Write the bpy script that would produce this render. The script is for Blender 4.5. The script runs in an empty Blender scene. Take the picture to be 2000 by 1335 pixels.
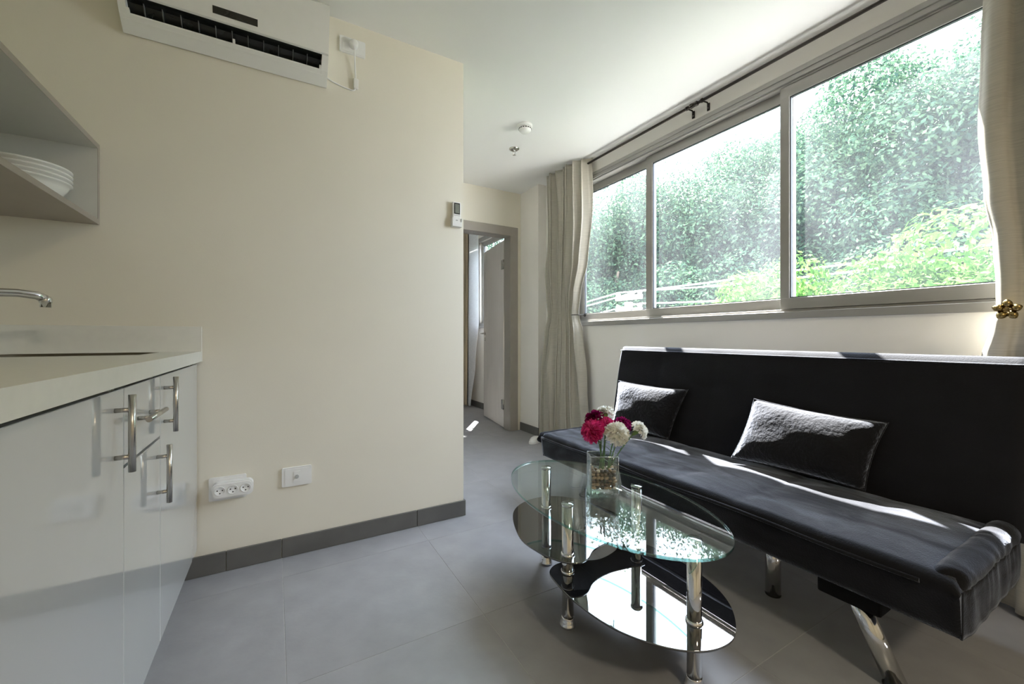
import bpy, bmesh, math, random
import numpy as np
from mathutils import Vector, Matrix
random.seed(7); rng = np.random.default_rng(11)
PI = math.pi
S = bpy.context.scene
COL = S.collection
# ------------------------------------------------------------------ camera
H = 0.963
cam_d = bpy.data.cameras.new('camera'); cam = bpy.data.objects.new('camera', cam_d); COL.objects.link(cam)
cam.location = (0, 0, H); cam.rotation_euler = (PI/2, 0, -math.atan(464/806))
cam_d.sensor_width = 36; cam_d.lens = 806/2000*36; cam_d.shift_y = -10.5/2000
cam_d.clip_start = 0.02; cam_d.clip_end = 300
S.camera = cam
# ------------------------------------------------------------------ world, sun, exposure
w = bpy.data.worlds.new('world'); S.world = w; w.use_nodes = True
bg = w.node_tree.nodes['Background']
bg.inputs[0].default_value = (0.77, 0.86, 1.0, 1); bg.inputs[1].default_value = 10.0
sun_d = bpy.data.lights.new('sun', 'SUN'); sun_d.energy = 70; sun_d.angle = math.radians(0.6); sun_d.color = (1, 0.97, 0.92)
sun = bpy.data.objects.new('sun', sun_d); COL.objects.link(sun)
SUN = Vector((1, 1.40, 3.0)).normalized()
sun.rotation_euler = SUN.to_track_quat('Z', 'Y').to_euler(); sun.location = (8, 10, 20)
def portal(loc, rot, sx, sy):
    d = bpy.data.lights.new('window_portal', 'AREA'); d.shape = 'RECTANGLE'; d.size = sx; d.size_y = sy
    d.cycles.is_portal = True
    o = bpy.data.objects.new('window_portal', d); COL.objects.link(o); o.location = loc; o.rotation_euler = rot
portal((2.44, 1.55, 1.69), (0, PI/2, 0), 1.25, 2.75)
portal((2.53, 4.5, 1.69), (0, PI/2, 0), 1.25, 1.2)
vs = S.view_settings; vs.view_transform = 'Standard'; vs.look = 'None'; vs.exposure = 0.7; vs.gamma = 1.0; vs.use_curve_mapping = False
S.cycles.use_denoising = True
S.cycles.max_bounces = 14; S.cycles.diffuse_bounces = 8; S.cycles.glossy_bounces = 6; S.cycles.transparent_max_bounces = 24
S.cycles.sample_clamp_indirect = 8

# ------------------------------------------------------------------ helpers
def tag(o, label=None, cat=None, group=None, kind=None):
    if label: o['label'] = label
    if cat: o['category'] = cat
    if group: o['group'] = group
    if kind: o['kind'] = kind
    return o
def obj(name, bm, m, parent=None, smooth=False, loc=None, rot=None):
    me = bpy.data.meshes.new(name)
    if smooth:
        for f in bm.faces: f.smooth = True
    bm.to_mesh(me); bm.free()
    o = bpy.data.objects.new(name, me); COL.objects.link(o)
    for mm in (m if isinstance(m, (list, tuple)) else [m]): me.materials.append(mm)
    if parent: o.parent = parent
    if loc: o.location = loc
    if rot: o.rotation_euler = rot
    return o
def thing(name, label, cat, loc=(0, 0, 0), rot=(0, 0, 0), group=None, kind=None):
    o = bpy.data.objects.new(name, None); o.empty_display_size = 0.1; COL.objects.link(o)
    o.location = loc; o.rotation_euler = rot
    return tag(o, label, cat, group, kind)
def copy_child(o, parent, name=None):
    c = o.copy(); COL.objects.link(c); c.parent = parent
    for ch in o.children: copy_child(ch, c)
    return c
def bx(bm, x0, x1, y0, y1, z0, z1, bev=0.0, seg=2, mat=0):
    r = bmesh.ops.create_cube(bm, size=1)
    vs_ = r['verts']
    bmesh.ops.scale(bm, vec=(x1-x0, y1-y0, z1-z0), verts=vs_)
    bmesh.ops.translate(bm, vec=((x0+x1)/2, (y0+y1)/2, (z0+z1)/2), verts=vs_)
    fs = set(f for v in vs_ for f in v.link_faces)
    for f in fs: f.material_index = mat
    if bev:
        es = list(set(e for v in vs_ for e in v.link_edges))
        bmesh.ops.bevel(bm, geom=es, offset=bev, segments=seg, profile=0.5, affect='EDGES')
    return bm
def box(x0, x1, y0, y1, z0, z1, bev=0.0, seg=2):
    return bx(bmesh.new(), x0, x1, y0, y1, z0, z1, bev, seg)
def tube(bm, pts, rad, n=10, cap=True, squash=None):
    pts = [Vector(p) for p in pts]; N = len(pts)
    rads = rad if isinstance(rad, (list, tuple)) else [rad]*N
    rings = []; prev = None
    for i, p in enumerate(pts):
        t = (pts[min(i+1, N-1)]-pts[max(i-1, 0)]).normalized()
        if prev is None:
            a = Vector((0, 0, 1)) if abs(t.z) < 0.9 else Vector((1, 0, 0))
            u = t.cross(a).normalized()
        else:
            u = (prev-t*prev.dot(t)).normalized()
        prev = u; v = t.cross(u)
        rings.append([bm.verts.new(p+(u*math.cos(2*PI*k/n)+v*math.sin(2*PI*k/n))*rads[i]) for k in range(n)])
    for a, b in zip(rings, rings[1:]):
        for k in range(n):
            f = bm.faces.new((a[k], a[(k+1) % n], b[(k+1) % n], b[k])); f.smooth = True
    if cap:
        bm.faces.new(list(reversed(rings[0]))); bm.faces.new(rings[-1])
    return bm
def lathe(bm, prof, n=32, c=(0, 0, 0), cap=True):
    rings = []
    for r, z in prof:
        rings.append([bm.verts.new((c[0]+r*math.cos(2*PI*k/n), c[1]+r*math.sin(2*PI*k/n), c[2]+z)) for k in range(n)])
    for a, b in zip(rings, rings[1:]):
        for k in range(n):
            f = bm.faces.new((a[k], a[(k+1) % n], b[(k+1) % n], b[k])); f.smooth = True
    if cap:
        bm.faces.new(list(reversed(rings[0]))); bm.faces.new(rings[-1])
    return bm
def prism(bm, outline, axis, a, b, smooth=False, mats=(0, 0)):
    """outline: list of 2D points; extruded along axis 0/1/2 from a to b."""
    def P(p, t):
        q = list(p); q.insert(axis, t); return q
    A = [bm.verts.new(P(p, a)) for p in outline]; B = [bm.verts.new(P(p, b)) for p in outline]
    n = len(outline)
    f1 = bm.faces.new(A); f2 = bm.faces.new(list(reversed(B)))
    f1.material_index = f2.material_index = mats[0]
    for k in range(n):
        f = bm.faces.new((A[(k+1) % n], A[k], B[k], B[(k+1) % n])); f.smooth = smooth; f.material_index = mats[1]
    bmesh.ops.recalc_face_normals(bm, faces=bm.faces[:])
    return bm
def rrect(w_, h_, r, n=5, cx=0, cy=0):
    out = []
    for sx, sy, a0 in ((1, 1, 0), (-1, 1, PI/2), (-1, -1, PI), (1, -1, 1.5*PI)):
        for k in range(n+1):
            a = a0+PI/2*k/n
            out.append((cx+sx*(w_/2-r)+r*math.cos(a), cy+sy*(h_/2-r)+r*math.sin(a)))
    return out
def interp(x, xs, ys):
    return float(np.interp(x, xs, ys))
def smooth_interp(x, xs, ys):
    if x <= xs[0]: return ys[0]
    for i in range(len(xs)-1):
        if x <= xs[i+1]:
            t = (x-xs[i])/(xs[i+1]-xs[i]); t = t*t*(3-2*t)
            return ys[i]+(ys[i+1]-ys[i])*t
    return ys[-1]
def grid(bm, P, closed_u=False, smooth=True):
    """P: 2D list of points."""
    V = [[bm.verts.new(p) for p in row] for row in P]
    for a, b in zip(V, V[1:]):
        n = len(a)
        for k in range(n if closed_u else n-1):
            f = bm.faces.new((a[k], a[(k+1) % n], b[(k+1) % n], b[k])); f.smooth = smooth
    return V

# ------------------------------------------------------------------ materials
def mat(name, col, rough=0.5, metal=0.0, spec=0.5, noise=None, bump=None, coat=0, sheen=0, sheen_tint=None, sheen_rough=0.4, trans=0, ior=1.5, isl=0.0):
    m = bpy.data.materials.new(name); m.use_nodes = True
    nt = m.node_tree; b = nt.nodes['Principled BSDF']
    b.inputs['Base Color'].default_value = (*col, 1); b.inputs['Roughness'].default_value = rough
    b.inputs['Metallic'].default_value = metal; b.inputs['Specular IOR Level'].default_value = spec; b.inputs['IOR'].default_value = ior
    if coat: b.inputs['Coat Weight'].default_value = coat; b.inputs['Coat Roughness'].default_value = 0.03
    if sheen:
        b.inputs['Sheen Weight'].default_value = sheen; b.inputs['Sheen Roughness'].default_value = sheen_rough
        if sheen_tint: b.inputs['Sheen Tint'].default_value = (*sheen_tint, 1)
    tc = nt.nodes.new('ShaderNodeTexCoord')
    if noise:
        sc, amt = noise[:2]
        n = nt.nodes.new('ShaderNodeTexNoise'); n.inputs['Scale'].default_value = sc; n.inputs['Detail'].default_value = 6
        if len(noise) > 2:
            mp = nt.nodes.new('ShaderNodeMapping'); mp.inputs['Scale'].default_value = noise[2]
            nt.links.new(tc.outputs['Object'], mp.inputs[0]); nt.links.new(mp.outputs[0], n.inputs['Vector'])
        else: nt.links.new(tc.outputs['Object'], n.inputs['Vector'])
        mr = nt.nodes.new('ShaderNodeMapRange'); mr.inputs[3].default_value = 1-amt; mr.inputs[4].default_value = 1+amt
        mr.inputs[1].default_value = 0.3; mr.inputs[2].default_value = 0.7
        nt.links.new(n.outputs[0], mr.inputs[0])
        mx = nt.nodes.new('ShaderNodeVectorMath'); mx.operation = 'SCALE'; mx.inputs[0].default_value = col
        nt.links.new(mr.outputs[0], mx.inputs['Scale']); nt.links.new(mx.outputs[0], b.inputs['Base Color'])
    if isl:
        g = nt.nodes.new('ShaderNodeNewGeometry')
        mr = nt.nodes.new('ShaderNodeMapRange'); mr.inputs[3].default_value = 1-isl; mr.inputs[4].default_value = 1+isl
        nt.links.new(g.outputs['Random Per Island'], mr.inputs[0])
        mx = nt.nodes.new('ShaderNodeVectorMath'); mx.operation = 'SCALE'; mx.inputs[0].default_value = col
        nt.links.new(mr.outputs[0], mx.inputs['Scale']); nt.links.new(mx.outputs[0], b.inputs['Base Color'])
    if bump:
        sc, st = bump[:2]
        n = nt.nodes.new('ShaderNodeTexNoise'); n.inputs['Scale'].default_value = sc; n.inputs['Detail'].default_value = 4
        if len(bump) > 2:
            mp = nt.nodes.new('ShaderNodeMapping'); mp.inputs['Scale'].default_value = bump[2]
            nt.links.new(tc.outputs['Object'], mp.inputs[0]); nt.links.new(mp.outputs[0], n.inputs['Vector'])
        else: nt.links.new(tc.outputs['Object'], n.inputs['Vector'])
        bp = nt.nodes.new('ShaderNodeBump'); bp.inputs['Strength'].default_value = st; bp.inputs['Distance'].default_value = 0.01
        nt.links.new(n.outputs[0], bp.inputs['Height']); nt.links.new(bp.outputs[0], b.inputs['Normal'])
    return m
def schlick(nt, f0, amp=1.0):
    lw = nt.nodes.new('ShaderNodeLayerWeight'); lw.inputs['Blend'].default_value = 0.5
    p = nt.nodes.new('ShaderNodeMath'); p.operation = 'POWER'; p.inputs[1].default_value = 5
    nt.links.new(lw.outputs['Facing'], p.inputs[0])
    ma = nt.nodes.new('ShaderNodeMath'); ma.operation = 'MULTIPLY_ADD'; ma.inputs[1].default_value = (1-f0)*amp; ma.inputs[2].default_value = f0
    nt.links.new(p.outputs[0], ma.inputs[0])
    return ma.outputs[0]
def glass(name, tint=(1, 1, 1), f0=0.04, haze=0.0, haze_scale=2.0):
    m = bpy.data.materials.new(name); m.use_nodes = True; nt = m.node_tree
    nt.nodes.clear()
    out = nt.nodes.new('ShaderNodeOutputMaterial')
    tr = nt.nodes.new('ShaderNodeBsdfTransparent'); tr.inputs[0].default_value = (*tint, 1)
    gl = nt.nodes.new('ShaderNodeBsdfGlossy'); gl.inputs['Roughness'].default_value = 0.0
    mx = nt.nodes.new('ShaderNodeMixShader'); nt.links.new(schlick(nt, f0), mx.inputs[0])
    nt.links.new(tr.outputs[0], mx.inputs[1]); nt.links.new(gl.outputs[0], mx.inputs[2])
    last = mx
    if haze:
        tl = nt.nodes.new('ShaderNodeBsdfTranslucent'); tl.inputs[0].default_value = (0.85, 0.9, 1, 1)
        tc = nt.nodes.new('ShaderNodeTexCoord'); mp = nt.nodes.new('ShaderNodeMapping'); mp.inputs['Scale'].default_value = (1, 1, 0.35)
        n = nt.nodes.new('ShaderNodeTexNoise'); n.inputs['Scale'].default_value = haze_scale; n.inputs['Detail'].default_value = 8
        nt.links.new(tc.outputs['Object'], mp.inputs[0]); nt.links.new(mp.outputs[0], n.inputs['Vector'])
        mr = nt.nodes.new('ShaderNodeMapRange'); mr.inputs[1].default_value = 0.3; mr.inputs[2].default_value = 0.7
        mr.inputs[3].default_value = haze*0.3; mr.inputs[4].default_value = haze*1.7
        nt.links.new(n.outputs[0], mr.inputs[0])
        m2 = nt.nodes.new('ShaderNodeMixShader'); nt.links.new(mr.outputs[0], m2.inputs[0])
        nt.links.new(mx.outputs[0], m2.inputs[1]); nt.links.new(tl.outputs[0], m2.inputs[2]); last = m2
    nt.links.new(last.outputs[0], out.inputs[0])
    return m
def leafmat(name, cols, transl=0.4):
    m = bpy.data.materials.new(name); m.use_nodes = True; nt = m.node_tree
    nt.nodes.clear()
    out = nt.nodes.new('ShaderNodeOutputMaterial')
    g = nt.nodes.new('ShaderNodeNewGeometry')
    cr = nt.nodes.new('ShaderNodeValToRGB')
    cr.color_ramp.elements[0].color = (*cols[0], 1); cr.color_ramp.elements[1].color = (*cols[-1], 1)
    for i, c in enumerate(cols[1:-1]):
        e = cr.color_ramp.elements.new((i+1)/(len(cols)-1)); e.color = (*c, 1)
    nt.links.new(g.outputs['Random Per Island'], cr.inputs[0])
    d = nt.nodes.new('ShaderNodeBsdfDiffuse'); t = nt.nodes.new('ShaderNodeBsdfTranslucent'); mx = nt.nodes.new('ShaderNodeMixShader')
    nt.links.new(cr.outputs[0], d.inputs[0]); nt.links.new(cr.outputs[0], t.inputs[0]); mx.inputs[0].default_value = transl
    nt.links.new(d.outputs[0], mx.inputs[1]); nt.links.new(t.outputs[0], mx.inputs[2]); nt.links.new(mx.outputs[0], out.inputs[0])
    return m
M = {}
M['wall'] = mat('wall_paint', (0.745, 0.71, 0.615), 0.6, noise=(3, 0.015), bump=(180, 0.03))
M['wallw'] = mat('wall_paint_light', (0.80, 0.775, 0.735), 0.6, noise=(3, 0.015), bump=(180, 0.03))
M['ceil'] = mat('ceiling_paint', (0.84, 0.84, 0.83), 0.6, bump=(150, 0.02))
M['tile'] = mat('grey_floor_tile', (0.295, 0.297, 0.315), 0.36, noise=(9, 0.08), bump=(60, 0.05))
M['grout'] = mat('grout', (0.40, 0.395, 0.40), 0.9, noise=(60, 0.1))
M['base'] = mat('baseboard_tile', (0.115, 0.113, 0.108), 0.45, noise=(12, 0.1))
M['cab'] = mat('white_gloss_lacquer', (0.54, 0.55, 0.56), 0.05, spec=0.6, coat=0.6, noise=(2, 0.01))
M['counter'] = mat('white_countertop', (0.74, 0.735, 0.69), 0.3, noise=(40, 0.02))
M['carcass'] = mat('white_melamine', (0.60, 0.595, 0.55), 0.4, noise=(20, 0.01))
M['edge'] = mat('greige_edge_band', (0.34, 0.30, 0.26), 0.4, noise=(20, 0.03))
M['dark'] = mat('dark_shadow_gap', (0.03, 0.03, 0.03), 0.7, noise=(20, 0.1))
M['steel'] = mat('brushed_steel', (0.52, 0.50, 0.47), 0.27, metal=1, noise=(20, 0.06, (40, 40, 1)))
M['chrome'] = mat('chrome', (0.72, 0.72, 0.73), 0.07, metal=1, noise=(6, 0.02))
M['sink'] = mat('sink_steel', (0.20, 0.18, 0.14), 0.35, metal=1, noise=(20, 0.05))
M['alu'] = mat('bronze_grey_aluminium', (0.31, 0.30, 0.285), 0.42, metal=0.3, noise=(14, 0.04, (1, 0.1, 1)))
M['gasket'] = mat('black_gasket', (0.025, 0.03, 0.04), 0.5, noise=(30, 0.1))
M['pane'] = glass('window_glass', (0.97, 0.985, 0.98), 0.045, haze=0.021, haze_scale=3.0)
M['glass'] = glass('clear_table_glass', (0.93, 0.985, 0.975), 0.06)
M['glassedge'] = glass('green_glass_edge', (0.30, 0.62, 0.58), 0.16)
M['vaseedge'] = glass('bright_glass_edge', (0.80, 0.86, 0.86), 0.35)
M['vase'] = glass('vase_glass', (0.965, 0.985, 0.98), 0.07)
M['black_glass'] = mat('black_glass', (0.006, 0.006, 0.007), 0.015, spec=1.0, ior=1.9, noise=(3, 0.1))
M['plastic'] = mat('white_plastic', (0.80, 0.80, 0.79), 0.35, noise=(30, 0.01))
M['ac'] = mat('white_casing_plastic', (0.80, 0.80, 0.77), 0.35, noise=(30, 0.01))
M['grey_plastic'] = mat('grey_plastic', (0.42, 0.43, 0.43), 0.4, noise=(30, 0.03))
M['matte_black'] = mat('matte_black_cloth', (0.008, 0.008, 0.009), 0.9, spec=0.1, noise=(60, 0.2))
M['vane'] = mat('dark_grey_plastic', (0.10, 0.105, 0.105), 0.4, noise=(30, 0.03))
M['black_plastic'] = mat('black_plastic', (0.012, 0.014, 0.014), 0.25, noise=(30, 0.1))
M['lcd'] = mat('grey_display', (0.17, 0.185, 0.16), 0.2, noise=(40, 0.1))
M['black_metal'] = mat('dark_bronze_metal', (0.035, 0.03, 0.026), 0.35, metal=0.8, noise=(30, 0.1))
M['brass'] = mat('antique_brass', (0.30, 0.22, 0.09), 0.22, metal=1, noise=(60, 0.25))
M['doorframe'] = mat('taupe_door_frame', (0.29, 0.265, 0.235), 0.45, noise=(10, 0.03))
M['doorleaf'] = mat('pale_taupe_door', (0.52, 0.48, 0.44), 0.4, noise=(8, 0.04, (4, 4, 0.3)))
M['ceramic'] = mat('white_ceramic', (0.82, 0.81, 0.78), 0.15, noise=(10, 0.01))
M['ground'] = mat('pale_ground', (0.52, 0.49, 0.44), 0.9, noise=(0.6, 0.3))
M['hill'] = mat('wooded_slope', (0.018, 0.035, 0.02), 1.0, noise=(1.5, 0.5), bump=(2, 1.0))
M['bark'] = mat('bark', (0.09, 0.07, 0.05), 0.9, noise=(10, 0.3, (1, 1, 0.2)), bump=(25, 0.6, (1, 1, 0.2)))
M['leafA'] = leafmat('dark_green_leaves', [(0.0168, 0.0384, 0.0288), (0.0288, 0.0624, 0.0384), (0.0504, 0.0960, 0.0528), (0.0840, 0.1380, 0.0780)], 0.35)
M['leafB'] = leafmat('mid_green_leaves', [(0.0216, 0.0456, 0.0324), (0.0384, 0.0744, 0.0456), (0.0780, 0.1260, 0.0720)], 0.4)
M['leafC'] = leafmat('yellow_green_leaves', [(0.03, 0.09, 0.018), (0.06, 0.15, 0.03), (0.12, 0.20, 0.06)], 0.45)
M['cable'] = mat('pale_cable', (0.75, 0.75, 0.75), 0.5, noise=(10, 0.05))
M['porcelain'] = mat('pale_porcelain', (0.75, 0.66, 0.62), 0.3, noise=(10, 0.05))
M['concrete'] = mat('concrete', (0.45, 0.43, 0.40), 0.9, noise=(10, 0.15))
# velvet
def velvet(name, col, nap=1.0, fur=False):
    m = mat(name, col, 0.85, spec=0.15, sheen=0.55, sheen_tint=(0.74, 0.81, 1.0), sheen_rough=0.38)
    nt = m.node_tree; b = nt.nodes['Principled BSDF']
    tc = nt.nodes.new('ShaderNodeTexCoord')
    n = nt.nodes.new('ShaderNodeTexNoise'); n.inputs['Scale'].default_value = 5; n.inputs['Detail'].default_value = 7; n.inputs['Distortion'].default_value = 1.2
    mp = nt.nodes.new('ShaderNodeMapping'); mp.inputs['Scale'].default_value = (1.6, 0.8, 1.6)
    nt.links.new(tc.outputs['Object'], mp.inputs[0]); nt.links.new(mp.outputs[0], n.inputs['Vector'])
    cr = nt.nodes.new('ShaderNodeMapRange'); cr.inputs[1].default_value = 0.35; cr.inputs[2].default_value = 0.65; cr.inputs[3].default_value = 0.38*nap; cr.inputs[4].default_value = 1.15*nap
    nt.links.new(n.outputs[0], cr.inputs[0]); nt.links.new(cr.outputs[0], b.inputs['Sheen Weight'])
    n2 = nt.nodes.new('ShaderNodeTexNoise'); n2.inputs['Scale'].default_value = 70 if fur else 220; n2.inputs['Detail'].default_value = 6 if fur else 2
    nt.links.new(tc.outputs['Object'], n2.inputs['Vector'])
    bp = nt.nodes.new('ShaderNodeBump'); bp.inputs['Strength'].default_value = 0.9 if fur else 0.3; bp.inputs['Distance'].default_value = 0.006 if fur else 0.004
    nt.links.new(n2.outputs[0], bp.inputs['Height']); nt.links.new(bp.outputs[0], b.inputs['Normal'])
    return m
M['velvet'] = velvet('black_velvet', (0.007, 0.007, 0.009))
M['velvet3'] = velvet('black_velvet_gathered', (0.008, 0.008, 0.010), 0.45)
M['velvet2'] = velvet('black_velvet_cushion', (0.009, 0.009, 0.011), 1.1, fur=True)
def fabric(name, col, transl=0.25):
    m = bpy.data.materials.new(name); m.use_nodes = True; nt = m.node_tree; nt.nodes.clear()
    out = nt.nodes.new('ShaderNodeOutputMaterial'); tc = nt.nodes.new('ShaderNodeTexCoord')
    mp = nt.nodes.new('ShaderNodeMapping'); mp.inputs['Scale'].default_value = (6, 6, 170)
    n = nt.nodes.new('ShaderNodeTexNoise'); n.inputs['Scale'].default_value = 2.2; n.inputs['Detail'].default_value = 4
    nt.links.new(tc.outputs['Object'], mp.inputs[0]); nt.links.new(mp.outputs[0], n.inputs['Vector'])
    mr = nt.nodes.new('ShaderNodeMapRange'); mr.inputs[1].default_value = 0.3; mr.inputs[2].default_value = 0.7; mr.inputs[3].default_value = 0.88; mr.inputs[4].default_value = 1.08
    nt.links.new(n.outputs[0], mr.inputs[0])
    mx = nt.nodes.new('ShaderNodeVectorMath'); mx.operation = 'SCALE'; mx.inputs[0].default_value = col; nt.links.new(mr.outputs[0], mx.inputs['Scale'])
    d = nt.nodes.new('ShaderNodeBsdfDiffuse'); t = nt.nodes.new('ShaderNodeBsdfTranslucent'); ms = nt.nodes.new('ShaderNodeMixShader'); ms.inputs[0].default_value = transl
    for q in (d, t): nt.links.new(mx.outputs[0], q.inputs[0])
    nt.links.new(d.outputs[0], ms.inputs[1]); nt.links.new(t.outputs[0], ms.inputs[2]); nt.links.new(ms.outputs[0], out.inputs[0])
    return m
M['curtain'] = fabric('beige_curtain_fabric', (0.50, 0.475, 0.415), 0.08)
M['curtain2'] = fabric('tan_curtain_fabric', (0.50, 0.42, 0.30), 0.08)
M['sheer'] = fabric('white_sheer_fabric', (0.85, 0.86, 0.88), 0.5)

# ------------------------------------------------------------------ room shell
CE = 2.437; XW = 2.30; YP = 2.063; XC = 0.885; YD = 3.66; XL = -0.885; YB = -3.1; XP = 2.21
def struct(name, label, cat, bm=None, m=None):
    o = obj(name, bm, m) if bm else thing(name, label, cat)
    return tag(o, label, cat, kind='structure')
floor = struct('floor', 'grey square porcelain tile floor with thin pale joints', 'floor', box(XL-0.1, 2.6, YB-0.1, 6.3, -0.12, -0.0010), M['grout'])
tile_cache = {}
gx, gy, T = 0.029, 1.288, 0.60
for i in range(-2, 5):
    for j in range(-8, 9):
        x0, y0 = gx+i*T+0.0011, gy+j*T+0.0011; x1, y1 = x0+T-0.0022, y0+T-0.0022
        x0, x1 = max(x0, XL), min(x1, 2.42); y0, y1 = max(y0, YB), min(y1, 6.2)
        if x1-x0 < 0.02 or y1-y0 < 0.02: continue
        if y0 > YP+0.3 and x1 < XC-0.3 and y1 < 3.5: continue
        key = (round(x1-x0, 3), round(y1-y0, 3))
        if key not in tile_cache:
            o = obj('tile', box(-key[0]/2, key[0]/2, -key[1]/2, key[1]/2, -0.008, 0, 0.0005, 1), M['tile'], floor); tile_cache[key] = o
        else:
            o = tile_cache[key].copy(); COL.objects.link(o)
        o.location = ((x0+x1)/2, (y0+y1)/2, 0)
struct('ceiling', 'plain white painted ceiling', 'ceiling', box(XL-0.1, 2.398, YB-0.1, 6.3, CE, CE+0.15), M['ceil'])
struct('wall_partition', 'cream painted partition wall carrying the air conditioner', 'wall', box(XL-0.1, XC, YP, YD, 0, CE), M['wall'])
struct('wall_left', 'cream painted wall behind the kitchen counter', 'wall', box(XL-0.1, XL, YB, YP, 0, CE), M['wall'])
def wall_x_hole(name, label, x0, x1, y0, y1, hy0, hy1, hz0, hz1, m):
    bm = bmesh.new()
    bx(bm, x0, x1, y0, y1, 0, hz0); bx(bm, x0, x1, y0, y1, hz1, CE)
    bx(bm, x0, x1, y0, hy0, hz0, hz1); bx(bm, x0, x1, hy1, y1, hz0, hz1)
    return struct(name, label, 'wall', bm, m)
WY0, WY1, WZ0, WZ1 = 0.15, 2.93, 1.055, 2.322
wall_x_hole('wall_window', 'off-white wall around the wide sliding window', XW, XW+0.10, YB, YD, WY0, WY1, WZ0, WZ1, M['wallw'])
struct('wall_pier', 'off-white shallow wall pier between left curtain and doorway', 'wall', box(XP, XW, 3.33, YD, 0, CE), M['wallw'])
# wall with doorway
bm = bmesh.new(); DX0, DX1, DZ = 1.30, 2.115, 2.03
bx(bm, XC, DX0, YD, YD+0.12, 0, CE); bx(bm, DX1, 2.6, YD, YD+0.12, 0, CE); bx(bm, DX0, DX1, YD, YD+0.12, DZ, CE)
struct('wall_doorway', 'cream end wall holding the open doorway', 'wall', bm, M['wall'])
# room behind the camera
struct('wall_back', 'cream wall behind the viewer', 'wall', box(XL-0.1, 2.6, YB-0.1, YB, 0, CE), M['wall'])
# next room
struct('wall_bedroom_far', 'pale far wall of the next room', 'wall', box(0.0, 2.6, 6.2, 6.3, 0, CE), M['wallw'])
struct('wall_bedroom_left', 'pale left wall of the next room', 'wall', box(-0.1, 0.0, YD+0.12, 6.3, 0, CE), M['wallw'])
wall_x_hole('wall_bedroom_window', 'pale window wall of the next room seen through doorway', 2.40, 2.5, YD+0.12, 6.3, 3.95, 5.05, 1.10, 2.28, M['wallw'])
# baseboards made of tiles
def baseboard(name, label, segs, z1=0.082):
    b = thing(name, label, 'baseboard', kind='structure')
    for (x0, x1, y0, y1) in segs:
        obj('tile', box(x0, x1, y0, y1, 0.0005, z1, 0.0012, 1), M['base'], b)
    return b
xs = [-0.33, -0.172, 0.028, 0.628, XC+0.010]
baseboard('baseboard_partition', 'dark grey tile baseboard along the partition wall',
          [(a+0.0012, b-0.0012, YP-0.010, YP) for a, b in zip(xs, xs[1:])])
ys = [YP-0.01, 2.49, 3.09, YD-0.01]
baseboard('baseboard_corridor', 'dark grey tile baseboard around the partition corner', [(XC, XC+0.01, a+0.0012, b-0.0012) for a, b in zip(ys, ys[1:])][0:3])
baseboard('baseboard_pier', 'dark grey tile baseboard on wall pier beside the doorway', [(XP-0.01, XP, 3.32, YD-0.002)])
ys = [-3.0+0.6*k for k in range(11)]+[3.318]
baseboard('baseboard_window', 'dark grey tile baseboard along the window wall behind sofa', [(XW-0.01, XW, a+0.0012, b-0.0012) for a, b in zip(ys, ys[1:])])
baseboard('baseboard_bedroom', 'dark grey tile baseboard of the next room', [(2.39, 2.40, a, a+0.598) for a in (3.80, 4.4, 5.0, 5.6)])

# ------------------------------------------------------------------ window 1: three sliding sashes
win = thing('window_1', 'wide three-panel sliding window with grey aluminium frame', 'window', kind='structure')
bm = bmesh.new()
bx(bm, 2.286, 2.312, WY0, WY1, 1.055, 1.092, 0.002, 1); bx(bm, 2.312, 2.42, WY0, WY1, 1.055, 1.104, 0.001, 1)
obj('frame_sill', bm, M['alu'], win)
bm = bmesh.new()
bx(bm, 2.286, 2.302, WY0, WY1, 2.296, 2.322, 0.0015, 1); bx(bm, 2.291, 2.397, WY0, WY1, 2.272, 2.3215, 0.0015, 1)
bx(bm, 2.300, 2.380, WY0, WY1, 2.262, 2.272, 0.001, 1)
obj('frame_head', bm, M['alu'], win)
for a, b in ((WY0, WY0+0.04), (WY1-0.04, WY1)):
    obj('frame_jamb', box(2.286, 2.42, a, b, 1.06, 2.318, 0.0015, 1), M['alu'], win)
bm = bmesh.new()
for xx in (2.3365, 2.3665): bx(bm, xx, xx+0.001, WY0+0.04, WY1-0.04, 1.104, 1.112)
obj('track', bm, M['alu'], win)
def sash(x0, x1, y0, y1, sl, sr, zt=2.263, parent=None, zb=1.105, gz0=1.163, gz1=2.204):
    bm = bmesh.new()
    bx(bm, x0, x1, y0, y1, zb, gz0, 0.0015, 1); bx(bm, x0, x1, y0, y1, gz1, zt, 0.0015, 1)
    bx(bm, x0-0.0005, x1, y0, y0+sr, gz0-0.002, gz1+0.002, 0.0015, 1); bx(bm, x0-0.0005, x1, y1-sl, y1, gz0-0.002, gz1+0.002, 0.0015, 1)
    s = obj('sash', bm, M['alu'], parent)
    xm = (x0+x1)/2
    bm = bmesh.new(); t = 0.005
    bx(bm, xm-0.009, xm+0.006, y0+sr, y1-sl, gz0, gz0+t); bx(bm, xm-0.009, xm+0.006, y0+sr, y1-sl, gz1-t, gz1)
    bx(bm, xm-0.009, xm+0.006, y0+sr, y0+sr+t, gz0, gz1); bx(bm, xm-0.009, xm+0.006, y1-sl-t, y1-sl, gz0, gz1)
    obj('gasket', bm, M['gasket'], s)
    bm = bmesh.new()
    vs_ = [bm.verts.new((xm, y, z)) for y, z in ((y0+sr, gz0), (y1-sl, gz0), (y1-sl, gz1), (y0+sr, gz1))]; bm.faces.new(vs_)
    obj('pane', bm, M['pane'], s)
    return s
sash(2.305, 2.336, 0.20, 1.178, 0.045, 0.045, parent=win)
sash(2.338, 2.366, 1.13, 2.112, 0.058, 0.055, parent=win)
sash(2.368, 2.394, 2.065, 2.885, 0.05, 0.055, parent=win)
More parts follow.
